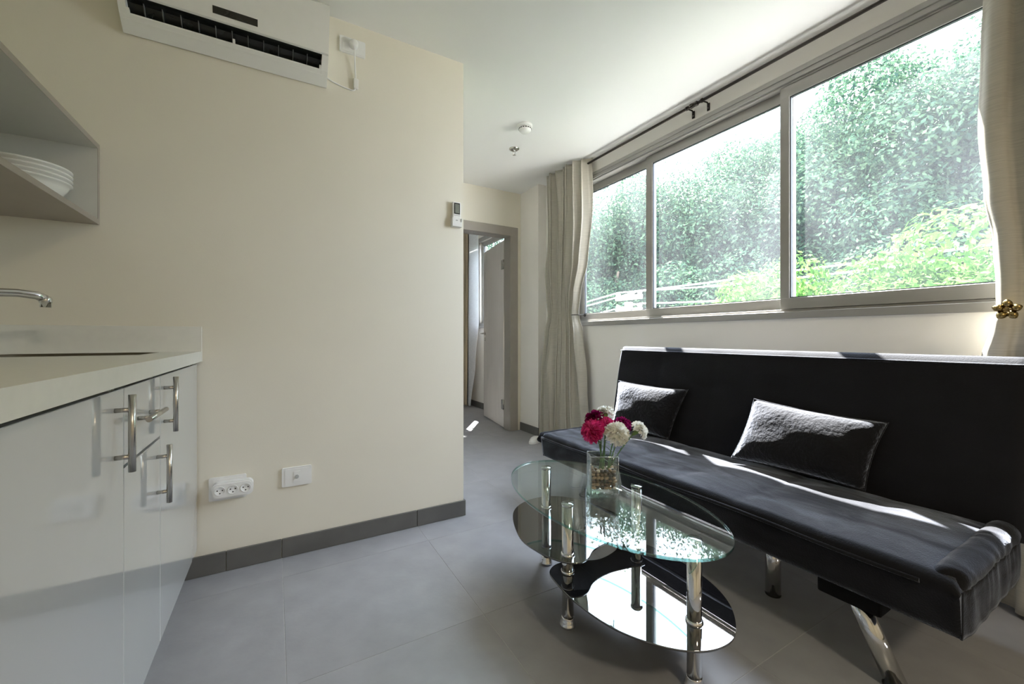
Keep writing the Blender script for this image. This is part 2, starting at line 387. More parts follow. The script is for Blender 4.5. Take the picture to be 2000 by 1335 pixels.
# ------------------------------------------------------------------ window 2 (next room) and window 3 (behind the viewer)
w2 = thing('window_2', 'grey framed window of the next room seen through the doorway', 'window', kind='structure')
bm = bmesh.new()
bx(bm, 2.38, 2.48, 3.95, 5.05, 1.10, 1.14, 0.002, 1); bx(bm, 2.38, 2.48, 3.95, 5.05, 2.22, 2.28, 0.002, 1)
bx(bm, 2.38, 2.48, 3.95, 4.0, 1.14, 2.22, 0.002, 1); bx(bm, 2.38, 2.48, 5.0, 5.05, 1.14, 2.22, 0.002, 1)
obj('window_frame', bm, M['alu'], w2)
sash(2.42, 2.45, 4.0, 5.0, 0.045, 0.045, zt=2.22, parent=w2, zb=1.14, gz0=1.19, gz1=2.17)
obj('window_sill', box(2.36, 2.42, 3.93, 5.07, 1.08, 1.105, 0.002, 1), M['alu'], w2)
# ------------------------------------------------------------------ door
door = thing('door_1', 'open pale taupe door and frame leading to the next room', 'door', (0, 0, 0), kind='structure')
bm = bmesh.new()
bx(bm, 2.078, 2.168, YD-0.018, YD+0.001, 0.001, 2.077, 0.002, 1)
bx(bm, 2.078, 2.118, YD, YD+0.118, 0.001, 2.03, 0.002, 1)
obj('door_jamb', bm, M['doorframe'], door)
bm = bmesh.new()
bx(bm, 1.247, 1.337, YD-0.018, YD+0.001, 0.001, 2.077, 0.002, 1); bx(bm, 1.297, 1.337, YD, YD+0.118, 0.001, 2.03, 0.002, 1)
obj('door_jamb', bm, M['doorframe'], door)
bm = bmesh.new()
bx(bm, 1.247, 2.168, YD-0.0185, YD+0.001, 1.987, 2.077, 0.002, 1); bx(bm, 1.33, 2.085, YD, YD+0.118, 1.985, 2.03, 0.002, 1)
obj('door_head', bm, M['doorframe'], door)
ang = math.atan2(2.198-2.088, 4.49-3.80)
leafobj = obj('door_leaf', box(-0.02, 0.02, 0, 0.72, 0.008, 1.978, 0.002, 1), M['doorleaf'], door, loc=(2.108, 3.80, 0), rot=(0, 0, -ang))
bm = bmesh.new()
tube(bm, [(-0.02, 0.66, 1.0), (-0.065, 0.66, 1.0), (-0.07, 0.655, 1.0), (-0.07, 0.54, 1.0)], 0.009, 10)
lathe_bm = bmesh.new()
obj('door_handle', bm, M['steel'], leafobj)
bm = bmesh.new(); tube(bm, [(-0.02, 0.66, 1.0), (-0.026, 0.66, 1.0)], 0.024, 20); tube(bm, [(-0.02, 0.66, 0.93), (-0.026, 0.66, 0.93)], 0.022, 20)
obj('handle_rose', bm, M['steel'], leafobj)
lathe_bm.free()
for z in (0.25, 1.72):
    bm = bmesh.new(); bx(bm, 2.080, 2.084, 3.74, 3.80, z-0.05, z+0.05); tube(bm, [(2.079, 3.795, z-0.05), (2.079, 3.795, z+0.05)], 0.008, 10); bx(bm, 2.081, 2.0855, 3.80, 3.845, z-0.05, z+0.05)
    obj('hinge', bm, M['steel'], door)

# ------------------------------------------------------------------ kitchen (slightly turned against the window axis)
KA = math.radians(0.747); KO = Vector((-0.268, 2.06, 0))
def KW(x, y, z=0.0):
    return (KO.x+x*math.cos(KA)+y*math.sin(KA), KO.y-x*math.sin(KA)+y*math.cos(KA), z)
KR = (0, 0, -KA)
def handle(parent, x, y, z, vert=True, L=0.158, sp=0.096):
    bm = bmesh.new(); so = 0.027
    d = (0, 0, 1) if vert else (0, 1, 0)
    A = Vector((x+so, y, z)); D = Vector(d)
    tube(bm, [A-D*L/2, A+D*L/2], 0.0065, 14)
    for s in (-1, 1):
        p = A+D*s*sp/2; tube(bm, [(x-0.001, p.y, p.z), p], 0.0048, 10)
    return obj('handle', bm, M['steel'], parent)
DEP = -0.575
def carcass(parent, y0, y1, top=0.858, fx=-0.0195):
    bm = bmesh.new()
    bx(bm, DEP, fx, y0, y0+0.016, 0.117, top); bx(bm, DEP, fx, y1-0.016, y1, 0.117, top)
    bx(bm, DEP, fx, y0+0.016, y1-0.016, 0.117, 0.133); bx(bm, DEP, DEP+0.01, y0+0.016, y1-0.016, 0.133, top)
    bx(bm, DEP, fx, y0+0.016, y1-0.016, top-0.03, top-0.014)
    o = obj('cabinet_body', bm, M['carcass'], parent)
    obj('plinth', box(DEP+0.05, -0.07, y0, y1, 0.0005, 0.1165), M['carcass'], parent)
    return o
cab = thing('kitchen_cabinet', 'narrow white gloss base cabinet with one door against the partition wall', 'cabinet', KW(0, 0), KR, 'white base cabinets')
carcass(cab, -0.575, -0.022)
d = obj('door', box(-0.018, 0, -0.5745, -0.004, 0.114, 0.853, 0.001, 1), M['cab'], cab); handle(d, 0, -0.535, 0.768)
cab = thing('kitchen_cabinet', 'middle white gloss base cabinet with drawer above a small door', 'cabinet', KW(0, 0), KR, 'white base cabinets')
carcass(cab, -0.880, -0.577)
d = obj('drawer', box(-0.018, 0, -0.8785, -0.5785, 0.687, 0.853, 0.001, 1), M['cab'], cab); handle(d, 0, -0.733, 0.771, False)
d = obj('door', box(-0.018, 0, -0.8785, -0.5785, 0.114, 0.680, 0.001, 1), M['cab'], cab); handle(d, 0, -0.613, 0.589)
cab = thing('kitchen_cabinet', 'wide white gloss base cabinet door nearest the viewer', 'cabinet', KW(0, 0), KR, 'white base cabinets')
carcass(cab, -1.48, -0.882)
d = obj('door', box(-0.018, 0, -1.4795, -0.8815, 0.114, 0.853, 0.001, 1), M['cab'], cab); handle(d, 0, -0.936, 0.765)
cab = thing('kitchen_cabinet', 'white gloss base cabinet at the open end of the counter', 'cabinet', KW(0, 0), KR, 'white base cabinets')
carcass(cab, -2.05, -1.482)
d = obj('door', box(-0.018, 0, -2.0495, -1.4815, 0.114, 0.853, 0.001, 1), M['cab'], cab); handle(d, 0, -1.54, 0.765)
# countertop with sink opening
ct = thing('countertop', 'long white countertop with raised upstand along the walls', 'countertop', KW(0, 0), KR)
SX0, SX1, SY0, SY1 = -0.50, -0.105, -0.31, -0.055
bm = bmesh.new()
for a in ((DEP, SX0, -2.05, -0.016), (SX1, 0.015, -2.05, -0.016), (SX0, SX1, -2.05, SY0), (SX0, SX1, SY1, -0.016)):
    bx(bm, *a, 0.8635, 0.904)
bmesh.ops.remove_doubles(bm, verts=bm.verts[:], dist=1e-5)
obj('worktop', bm, M['counter'], ct)
bm = bmesh.new(); bx(bm, DEP, 0.017, -0.0155, -0.0035, 0.8635, 1.003, 0.0012, 1); obj('upstand', bm, M['counter'], ct)
bm = bmesh.new(); bx(bm, DEP-0.012, DEP, -2.05, -0.0035, 0.8635, 1.003, 0.0012, 1); obj('upstand', bm, M['counter'], ct)
sk = thing('sink', 'shallow stainless steel sink bowl set in the white countertop', 'sink', KW(0, 0), KR)
bm = bmesh.new(); P = []
for (ins, z) in ((-0.006, 0.9046), (0.002, 0.9048), (0.004, 0.902), (0.012, 0.76), (0.04, 0.735)):
    o_ = rrect(SX1-SX0-2*ins, SY1-SY0-2*ins, 0.05, 6, (SX0+SX1)/2, (SY0+SY1)/2)
    P.append([(x, y, z) for x, y in o_])
V = grid(bm, P, True); bm.faces.new(V[-1])
bmesh.ops.recalc_face_normals(bm, faces=bm.faces[:])
o = obj('basin', bm, M['sink'], sk)
bm = bmesh.new(); lathe(bm, [(0.012, 0.0), (0.045, 0.0), (0.045, 0.004), (0.03, 0.002)], 24, ((SX0+SX1)/2, (SY0+SY1)/2, 0.7355)); obj('drain', bm, M['chrome'], sk)
# faucet
fa = thing('faucet', 'chrome kitchen faucet spout reaching in above the sink', 'faucet', KW(-0.53, -0.47, 0.904), KR)
bm = bmesh.new(); lathe(bm, [(0.028, 0), (0.028, 0.006), (0.022, 0.012), (0.022, 0.10), (0.02, 0.12), (0.012, 0.125)], 24); obj('base', bm, M['chrome'], fa)
# spout tip in world about (-0.42,1.55,1.10)
bm = bmesh.new()
tube(bm, [(0, 0, 0.10), (0.012, 0.01, 0.135), (0.05, 0.045, 0.165), (0.10, 0.09, 0.18), (0.16, 0.145, 0.185), (0.19, 0.172, 0.181), (0.203, 0.184, 0.172)],
     [0.013, 0.013, 0.0125, 0.012, 0.0115, 0.012, 0.013], 16)
obj('spout', bm, M['chrome'], fa)
bm = bmesh.new(); lathe(bm, [(0.010, -0.021), (0.0125, -0.021), (0.0125, -0.008), (0.0145, -0.007), (0.0145, 0.004), (0.011, 0.012)], 20, (0.204, 0.185, 0.168)); obj('aerator', bm, M['chrome'], fa)
bm = bmesh.new(); tube(bm, [(0, 0, 0.122), (-0.01, -0.01, 0.14), (0.0, -0.07, 0.165)], [0.012, 0.008, 0.006], 12); obj('lever', bm, M['chrome'], fa)
# wall shelf
sh = thing('wall_shelf', 'open white wall shelf box with greige edges above the counter', 'shelf', KW(0, 0), KR)
SF, SB, ST, SBm = -0.286, -0.585, 1.662, 1.371
def panel(name, a, edge):
    o = obj(name, box(*a), M['carcass'], sh)
    obj('edge_band', box(*edge), M['edge'], o); return o
panel('bottom_panel', (SB, SF-0.001, -1.25, -0.003, SBm+0.0015, SBm+0.018), (SF-0.001, SF, -1.25, -0.003, SBm+0.0015, SBm+0.018))
obj('underside', box(SB, SF, -1.25, -0.003, SBm, SBm+0.0015), M['edge'], sh)
panel('top_panel', (SB, SF-0.001, -1.25, -0.003, ST-0.018, ST), (SF-0.001, SF, -1.25, -0.003, ST-0.018, ST))
panel('side_panel', (SB, SF-0.001, -0.021, -0.003, SBm+0.018, ST-0.018), (SF-0.001, SF, -0.021, -0.003, SBm+0.018, ST-0.018))
panel('side_panel', (SB, SF-0.001, -1.25, -1.232, SBm+0.018, ST-0.018), (SF-0.001, SF, -1.25, -1.232, SBm+0.018, ST-0.018))
obj('back_panel', box(SB-0.004, SB, -1.25, -0.003, SBm, ST), M['carcass'], sh)
# bowls
def bowl_bm(R=0.106, h=0.075):
    bm = bmesh.new()
    lathe(bm, [(0.0005, 0.004), (0.045, 0.0), (0.047, 0.004), (0.075, 0.026), (0.094, 0.058), (R-0.006, h-0.005), (R, h-0.004), (R+0.001, h), (R-0.001, h+0.002), (R-0.008, h-0.001), (0.090, 0.060), (0.07, 0.03), (0.04, 0.009), (0.0005, 0.008)], 40)
    return bm
names = ['lowest', 'second from bottom', 'third from bottom', 'topmost']
b0 = None
for k in range(4):
    lab = f'white ceramic bowl on the wall shelf, {names[k]} of the stack of four'
    if k == 0:
        b0 = obj('bowl', bowl_bm(), M['ceramic'], smooth=True); o = b0
    else:
        o = b0.copy(); COL.objects.link(o)
    o.location = KW(-0.420, -0.150, SBm+0.0185+0.0145*k); tag(o, lab, 'bowl', 'stacked bowls on the wall shelf')

# ------------------------------------------------------------------ air conditioner on the partition
ac = thing('air_conditioner', 'white wall-mounted split air conditioner with its louver open', 'air conditioner', (-0.14, YP, 2.095))
AX0, AX1 = -0.347, 0.345    # local x
def sweep_profile(bm, prof, x0, x1, smooth=False, rnd=0.0):
    A = [bm.verts.new((x0, -p[0], p[1])) for p in prof]; B = [bm.verts.new((x1, -p[0], p[1])) for p in prof]
    n = len(prof)
    for k in range(n):
        f = bm.faces.new((A[k], A[(k+1) % n], B[(k+1) % n], B[k])); f.smooth = smooth
    bm.faces.new(list(reversed(A))); bm.faces.new(B)
    bmesh.ops.recalc_face_normals(bm, faces=bm.faces[:])
    return bm
# casing: back/bottom/left/right with an opening for the air outlet
bm = bmesh.new(); sweep_profile(bm, [(0.001, 0.004), (0.012, -0.001), (0.050, 0.030), (0.053, 0.034), (0.040, 0.040), (0.02, 0.05), (0.001, 0.05)], AX0, AX1)
obj('lower_casing', bm, M['ac'], ac)
bm = bmesh.new(); sweep_profile(bm, [(0.001, 0.05), (0.02, 0.05), (0.06, 0.09), (0.095, 0.095), (0.098, 0.102), (0.15, 0.268), (0.13, 0.275), (0.001, 0.275)], AX0, AX1); obj('upper_casing', bm, M['ac'], ac)
bm = bmesh.new(); sweep_profile(bm, [(0.103, 0.090), (0.114, 0.092), (0.165, 0.262), (0.158, 0.272), (0.150, 0.270)], AX0+0.002, AX1-0.002); fp = obj('front_panel', bm, M['ac'], ac)
for a, b in ((AX0, AX0+0.022), (AX1-0.026, AX1)):
    bm = bmesh.new(); sweep_profile(bm, [(0.03, 0.0405), (0.0525, 0.0335), (0.064, 0.0425), (0.104, 0.094), (0.098, 0.102), (0.06, 0.092)], a, b); obj('end_cheek', bm, M['ac'], ac)
bm = bmesh.new(); sweep_profile(bm, [(0.0205, 0.0505), (0.0215, 0.0475), (0.040, 0.0405), (0.041, 0.042), (0.024, 0.051), (0.0615, 0.0885), (0.097, 0.0935), (0.096, 0.0945), (0.0605, 0.0905)], AX0+0.022, AX1-0.026); obj('outlet_recess', bm, M['black_plastic'], ac)
bm = bmesh.new(); sweep_profile(bm, [(0.040, 0.040), (0.0525, 0.0335), (0.064, 0.0425), (0.0655, 0.047), (0.060, 0.0465)], AX0+0.0225, AX1-0.0265)
obj('louver_flap', bm, M['ac'], ac)
v0 = None
for k in range(11):
    x = AX0+0.07+k*0.054
    if v0 is None:
        bm = bmesh.new(); sweep_profile(bm, [(0.034, 0.056), (0.058, 0.062), (0.078, 0.088), (0.060, 0.089)], -0.0012, 0.0012); v0 = obj('vane', bm, M['vane'], ac); o = v0
    else: o = v0.copy(); COL.objects.link(o)
    o.location = (x, 0, 0)
for x in (AX0+0.026, (AX0+AX1)/2, AX1-0.03):
    bm = bmesh.new(); sweep_profile(bm, [(0.05, 0.042), (0.066, 0.0435), (0.074, 0.060), (0.062, 0.058)], x-0.004, x+0.004); obj('flap_bracket', bm, M['ac'], ac)
# dark display window lying on the front panel (plane from (0.114,0.092) to (0.165,0.262))
def on_panel(t, off=0.0006): 
    y0, z0, y1, z1 = 0.114, 0.092, 0.165, 0.262
    L = math.hypot(y1-y0, z1-z0); ny, nz = (z1-z0)/L, -(y1-y0)/L
    return (y0+(y1-y0)*t+ny*off, z0+(z1-z0)*t+nz*off)
pr_ = [on_panel(0.10, -0.001), on_panel(0.10, 0.0012), on_panel(0.245, 0.0012), on_panel(0.245, -0.001)]
bm = bmesh.new(); sweep_profile(bm, pr_, -0.065, 0.082); obj('display', bm, M['black_plastic'], ac)

# ------------------------------------------------------------------ sockets and cord
def plate(name, label, cat, x0, x1, z0, z1):
    t = thing(name, label, cat, ((x0+x1)/2, YP, (z0+z1)/2)); w_, h_ = x1-x0, z1-z0
    bm = bmesh.new(); prism(bm, rrect(w_, h_, 0.006, 4), 1, -0.009, 0.0); obj('cover_plate', bm, M['plastic'], t)
    bm = bmesh.new(); prism(bm, rrect(w_*0.80, h_*0.84, 0.004, 3), 1, -0.0105, -0.009); obj('insert', bm, M['plastic'], t)
    return t
plate('wall_socket', 'white wall socket plate right of the air conditioner', 'socket', 0.262, 0.376, 2.288, 2.362)
pc = None
bm = bmesh.new(); lathe(bm, [(0.019, 0), (0.020, 0.008), (0.018, 0.024), (0.011, 0.030)], 24)
bmesh.ops.rotate(bm, verts=bm.verts[:], matrix=Matrix.Rotation(PI/2, 3, 'X')); bmesh.ops.translate(bm, vec=(0, -0.0105, 0), verts=bm.verts[:]); plug_bm = bm
bm = bmesh.new()
tube(bm, [(0, -0.034, -0.008), (0.001, -0.032, -0.03), (0.005, -0.02, -0.08), (0.009, -0.009, -0.135), (0.010, -0.006, -0.185), (0.006, -0.005, -0.203), (-0.008, -0.0045, -0.207), (-0.05, -0.0045, -0.202), (-0.09, -0.0045, -0.192), (-0.118, -0.006, -0.182)], 0.0032, 8)
pc = obj('power_cord', bm, M['plastic'], ac, loc=(0.322+0.14, 0, 2.328-2.095)); obj('plug', plug_bm, M['plastic'], pc, smooth=True)
bm = bmesh.new(); bx(bm, 0.0, 0.022, -0.016, -0.002, -0.198, -0.150, 0.004, 2); obj('cord_connector', bm, M['ceramic'], pc)
s1 = plate('wall_socket', 'white wall socket plate low on the partition behind a triple adapter', 'socket', -0.230, -0.102, 0.295, 0.389)
ad = thing('socket_adapter', 'white triple outlet adapter with three round sockets near the cabinets', 'adapter', (-0.146, YP-0.0105, 0.343))
bm = bmesh.new(); prism(bm, rrect(0.140, 0.062, 0.020, 6), 1, -0.036, -0.001, smooth=False)
es = [e for e in bm.edges if all(abs(v.co.y+0.036) < 1e-5 for v in e.verts)]
bmesh.ops.bevel(bm, geom=es, offset=0.005, segments=2, affect='EDGES'); obj('adapter_body', bm, M['plastic'], ad)
for k in (-1, 0, 1):
    cx_ = k*0.0435
    bm = bmesh.new(); lathe(bm, [(0.0185, 0), (0.0185, 0.0014), (0.0165, 0.0014), (0.016, 0.0004), (0.0005, 0.0004)], 28)
    bmesh.ops.rotate(bm, verts=bm.verts[:], matrix=Matrix.Rotation(PI/2, 3, 'X')); bmesh.ops.translate(bm, vec=(cx_, -0.036, 0), verts=bm.verts[:])
    so = obj('outlet', bm, M['plastic'], ad)
    for (dx, dz) in ((-0.0085, 0.003), (0.0085, 0.003), (0, -0.0085)):
        bm = bmesh.new(); tube(bm, [(cx_+dx, -0.0363, dz), (cx_+dx, -0.0372, dz)], 0.0023, 10); obj('pin_hole', bm, M['black_plastic'], so)
tv = plate('antenna_socket', 'white antenna socket plate with one dark round jack', 'socket', 0.028, 0.145, 0.306, 0.388)
bm = bmesh.new(); prism(bm, rrect(0.027, 0.046, 0.002, 2), 1, -0.0125, -0.0105); ins = obj('jack_insert', bm, M['plastic'], tv)
bm = bmesh.new(); lathe(bm, [(0.0035, 0), (0.008, 0), (0.008, 0.003), (0.006, 0.003)], 20); bmesh.ops.rotate(bm, verts=bm.verts[:], matrix=Matrix.Rotation(PI/2, 3, 'X')); bmesh.ops.translate(bm, vec=(0, -0.0125, 0.0), verts=bm.verts[:])
obj('jack', bm, M['grey_plastic'], ins)
# remote control in wall holder
rc = thing('remote_control', 'white remote control with dark display hung at the partition corner', 'remote control', (0.838, YP, 1.610))
bm = bmesh.new(); bx(bm, -0.0225, 0.0225, -0.024, -0.006, -0.058, 0.066, 0.004, 2); body = obj('remote_body', bm, M['plastic'], rc)
bm = bmesh.new(); bx(bm, -0.0165, 0.0165, -0.0252, -0.0235, 0.001, 0.060, 0.0006, 1); obj('bezel', bm, M['black_plastic'], rc)
bm = bmesh.new(); bx(bm, -0.0115, 0.0125, -0.0258, -0.025, 0.006, 0.054); obj('display', bm, M['lcd'], rc)
for k in range(4):
    bm = bmesh.new(); bx(bm, -0.0155+k*0.0085, -0.0095+k*0.0085, -0.0252, -0.0235, -0.0075, -0.0035, 0.0005, 1); obj('button', bm, M['grey_plastic'], rc)
bm = bmesh.new(); bx(bm, -0.007, 0.005, -0.0250, -0.0235, -0.034, -0.029, 0.0005, 1); obj('button', bm, M['grey_plastic'], rc)
hd = thing('remote_holder', 'small white plastic wall holder gripping the remote control', 'holder', (0.838, YP, 1.61))
bm = bmesh.new()
bx(bm, -0.027, 0.027, -0.005, -0.0005, -0.065, 0.0); bx(bm, -0.027, 0.027, -0.030, -0.005, -0.065, -0.059); bx(bm, -0.027, -0.0235, -0.030, -0.005, -0.059, -0.02); bx(bm, 0.0235, 0.027, -0.030, -0.005, -0.059, -0.02); bx(bm, -0.0235, 0.0235, -0.030, -0.026, -0.059, -0.040)
obj('holder_cup', bm, M['plastic'], hd)

# ------------------------------------------------------------------ ceiling devices
sd = thing('smoke_detector', 'round white smoke detector with dark vent slots on the ceiling', 'smoke detector', (1.515, 2.45, CE))
bm = bmesh.new(); lathe(bm, [(0.052, 0), (0.052, -0.012), (0.047, -0.018), (0.0005, -0.018)], 36); obj('base', bm, M['plastic'], sd)
bm = bmesh.new(); lathe(bm, [(0.040, -0.018), (0.044, -0.028), (0.043, -0.032), (0.041, -0.040), (0.030, -0.050), (0.012, -0.054), (0.0005, -0.0545)], 36); obj('cover', bm, M['plastic'], sd)
for k in range(16):
    a = 2*PI*k/16; bm = bmesh.new(); bx(bm, -0.0055, 0.0055, -0.002, 0.001, -0.003, 0.003)
    bmesh.ops.rotate(bm, verts=bm.verts[:], matrix=Matrix.Rotation(a, 3, 'Z')); bmesh.ops.translate(bm, vec=(0.0435*math.sin(-a)*-1*-1, 0.0435*math.cos(a), -0.029), verts=bm.verts[:])
    obj('vent_slot', bm, M['black_plastic'], sd)
sp = thing('sprinkler', 'small chrome fire sprinkler head hanging from the ceiling', 'sprinkler', (1.632, 2.80, CE))
bm = bmesh.new(); lathe(bm, [(0.0395, 0), (0.0395, -0.003), (0.030, -0.010), (0.012, -0.011)], 30); obj('escutcheon', bm, M['steel'], sp)
bm = bmesh.new(); tube(bm, [(0, 0, -0.008), (0, 0, -0.022)], 0.008, 12)
for s in (-1, 1): tube(bm, [(0.007*s, 0, -0.02), (0.012*s, 0, -0.032), (0.003*s, 0, -0.046)], 0.0022, 6)
obj('frame_arms', bm, M['chrome'], sp)
bm = bmesh.new(); lathe(bm, [(0.003, -0.046), (0.014, -0.047), (0.014, -0.049), (0.003, -0.05)], 20); obj('deflector', bm, M['chrome'], sp)

cl = thing('fill_lamp', 'added unseen fill lamp on the ceiling behind the viewer', 'lamp', (0.75, -1.5, CE))  # added out of view as warm fill for the near side of the room
bm = bmesh.new(); lathe(bm, [(0.20, 0), (0.20, -0.02), (0.185, -0.025)], 40); obj('fill_lamp_base', bm, M['plastic'], cl)
bm = bmesh.new(); lathe(bm, [(0.185, -0.022), (0.175, -0.05), (0.12, -0.072), (0.0005, -0.08)], 40)
mo = mat('fill_lamp_glass', (0.8, 0.78, 0.74), 0.5); mo.node_tree.nodes['Principled BSDF'].inputs['Emission Color'].default_value = (1, 0.86, 0.68, 1); mo.node_tree.nodes['Principled BSDF'].inputs['Emission Strength'].default_value = 3
obj('fill_lamp_shade', bm, mo, cl, smooth=True)
ld = bpy.data.lights.new('fill_lamp_light', 'AREA'); ld.shape = 'DISK'; ld.size = 0.34; ld.energy = 19; ld.color = (1, 0.85, 0.60)  # area light that supplies the added fill
lo = bpy.data.objects.new('fill_lamp_light', ld); COL.objects.link(lo); lo.parent = cl; lo.location = (0, 0, -0.09)

# ------------------------------------------------------------------ curtain rod
RX, RZ = 2.236, 2.387
def rod(label, y0, y1, ring_y, brs):
    t = thing('curtain_rod', label, 'curtain rod', (RX, (y0+y1)/2, RZ), group='dark metal curtain rods'); ym = (y0+y1)/2
    bm = bmesh.new(); tube(bm, [(0, y0-ym, 0), (0, y1-ym, 0)], 0.0085, 14); obj('pole', bm, M['black_metal'], t)
    bm = bmesh.new(); prof = [(0.009, 0), (0.013, 0.002), (0.013, 0.006), (0.010, 0.009), (0.0145, 0.013), (0.0145, 0.024), (0.010, 0.028)]
    lathe(bm, prof, 18); bmesh.ops.rotate(bm, verts=bm.verts[:], matrix=Matrix.Rotation(PI/2 if ring_y < ym else -PI/2, 3, 'X')); bmesh.ops.translate(bm, vec=(0, ring_y-ym, 0), verts=bm.verts[:]); obj('finial', bm, M['black_metal'], t)
    for b in brs:
        bm = bmesh.new()
        tube(bm, [(0.0, b-ym, 0.0), (0.02, b-ym, -0.001), (0.047, b-ym, 0.001), (0.058, b-ym, -0.006)], 0.0045, 8)
        tube(bm, [(0, b-ym-0.006, 0), (0, b-ym+0.006, 0)], 0.0125, 14)
        br = obj('bracket', bm, M['black_metal'], t)
        bm = bmesh.new(); bx(bm, 0.058, 0.0635, b-ym-0.009, b-ym+0.009, -0.045, 0.0, 0.001, 1); pl_ = obj('wall_plate', bm, M['black_metal'], br)
        bm = bmesh.new(); tube(bm, [(0.0585, b-ym, -0.030), (0.0565, b-ym, -0.030)], 0.0045, 10); obj('screw', bm, M['steel'], br)
rod('dark metal curtain rod running left from the window middle to the left curtain', 1.642, 3.10, 1.642, [1.69, 3.06])
rod('dark metal curtain rod running right from the window middle to the right curtain', -0.45, 1.640, 1.640, [1.585, -0.38])

# ------------------------------------------------------------------ curtains
def curtain(name, label, m, zs, yr, yl, xc, amp, nf, phase=0.3, nu=150, nv=70, group=None, hang=0, jit=0.5):
    """zs ascending; yr,yl edges per z; amp per z."""
    z0, z1 = zs[0], zs[-1]
    P = []
    offs = rng.uniform(-1, 1, 40)
    for j in range(nv+1):
        z = z0+(z1-z0)*j/nv
        a, b, am = (smooth_interp(z, zs, q) for q in (yr, yl, amp))
        xx = smooth_interp(z, zs, xc) if isinstance(xc, list) else xc
        row = []
        for i in range(nu+1):
            s = i/nu
            ph = 2*PI*nf*(s+0.018*jit*math.sin(3.1*s*2*PI+1.7*z)+0.010*jit*math.sin(9*s+4*z))+phase
            q = math.sin(ph); q = math.copysign(abs(q)**0.8, q)
            am2 = am*(0.8+0.3*offs[int(s*nf) % 40])
            y = a+(b-a)*s+0.25*am*math.sin(2*ph)*min(1, 6*s, 6*(1-s))
            hx = hang*(max(0, 1-s/0.2)**1.5)*smooth_interp(z, [1.2, 2.2], [0, 1]) if hang else 0
            row.append((min(xx+am2*q*(1-0.8*min(1, hx/0.05))+hx, 2.285), y, z))
        P.append(row)
    t = thing(name, label, 'curtain', (0, 0, 0), group=group)
    bm = bmesh.new(); grid(bm, P)
    o = obj('panel', bm, m, t); md = o.modifiers.new('solid', 'SOLIDIFY'); md.thickness = 0.0025
    return t, P
CL, PL = curtain('curtain', 'beige eyelet curtain gathered at the left end of the window', M['curtain'],
    [0.015, 0.60, 1.0, 1.16, 1.32, 1.60, 1.95, 2.425],
    [2.62, 2.655, 2.70, 2.755, 2.72, 2.635, 2.60, 2.600],
    [3.29, 3.265, 3.20, 3.16, 3.17, 3.18, 3.17, 3.165],
    [2.225, 2.22, 2.22, 2.225, 2.215, 2.20, 2.19, 2.183],
    [0.052, 0.050, 0.044, 0.034, 0.042, 0.050, 0.052, 0.050], 7.5, 0.4, hang=0.075, jit=1.3)
# eyelets
def eyelet(parent, y, x=RX, z=RZ):
    bm = bmesh.new(); R_, r_ = 0.020, 0.0045; P = []
    for i in range(20):
        a = 2*PI*i/20
        P.append([((R_+r_*math.cos(2*PI*k/8))*math.cos(a)+x, y+r_*math.sin(2*PI*k/8), z+(R_+r_*math.cos(2*PI*k/8))*math.sin(a)) for k in range(8)])
    P.append(P[0]); V = grid(bm, P, True); bmesh.ops.remove_doubles(bm, verts=bm.verts[:], dist=1e-6)
    return obj('eyelet', bm, M['black_metal'], parent)
eyelet(CL, 2.695)
CR, PR = curtain('curtain', 'beige eyelet curtain pinned back at the right end of the window', M['curtain'],
    [0.015, 0.60, 0.88, 1.0, 1.055, 1.14, 1.30, 1.48, 1.72, 2.0, 2.425],
    [0.50, 0.47, 0.45, 0.425, 0.41, 0.412, 0.422, 0.445, 0.460, 0.455, 0.440],
    [-0.35, -0.30, -0.22, -0.14, -0.12, -0.14, -0.20, -0.27, -0.32, -0.34, -0.35],
    [2.225, 2.222, 2.215, 2.205, 2.20, 2.205, 2.215, 2.22, 2.225, 2.228, 2.230],
    [0.045, 0.040, 0.034, 0.026, 0.022, 0.026, 0.032, 0.036, 0.042, 0.045, 0.046], 7.0, 2.4)
eyelet(CR, 0.36); eyelet(CR, 0.2)
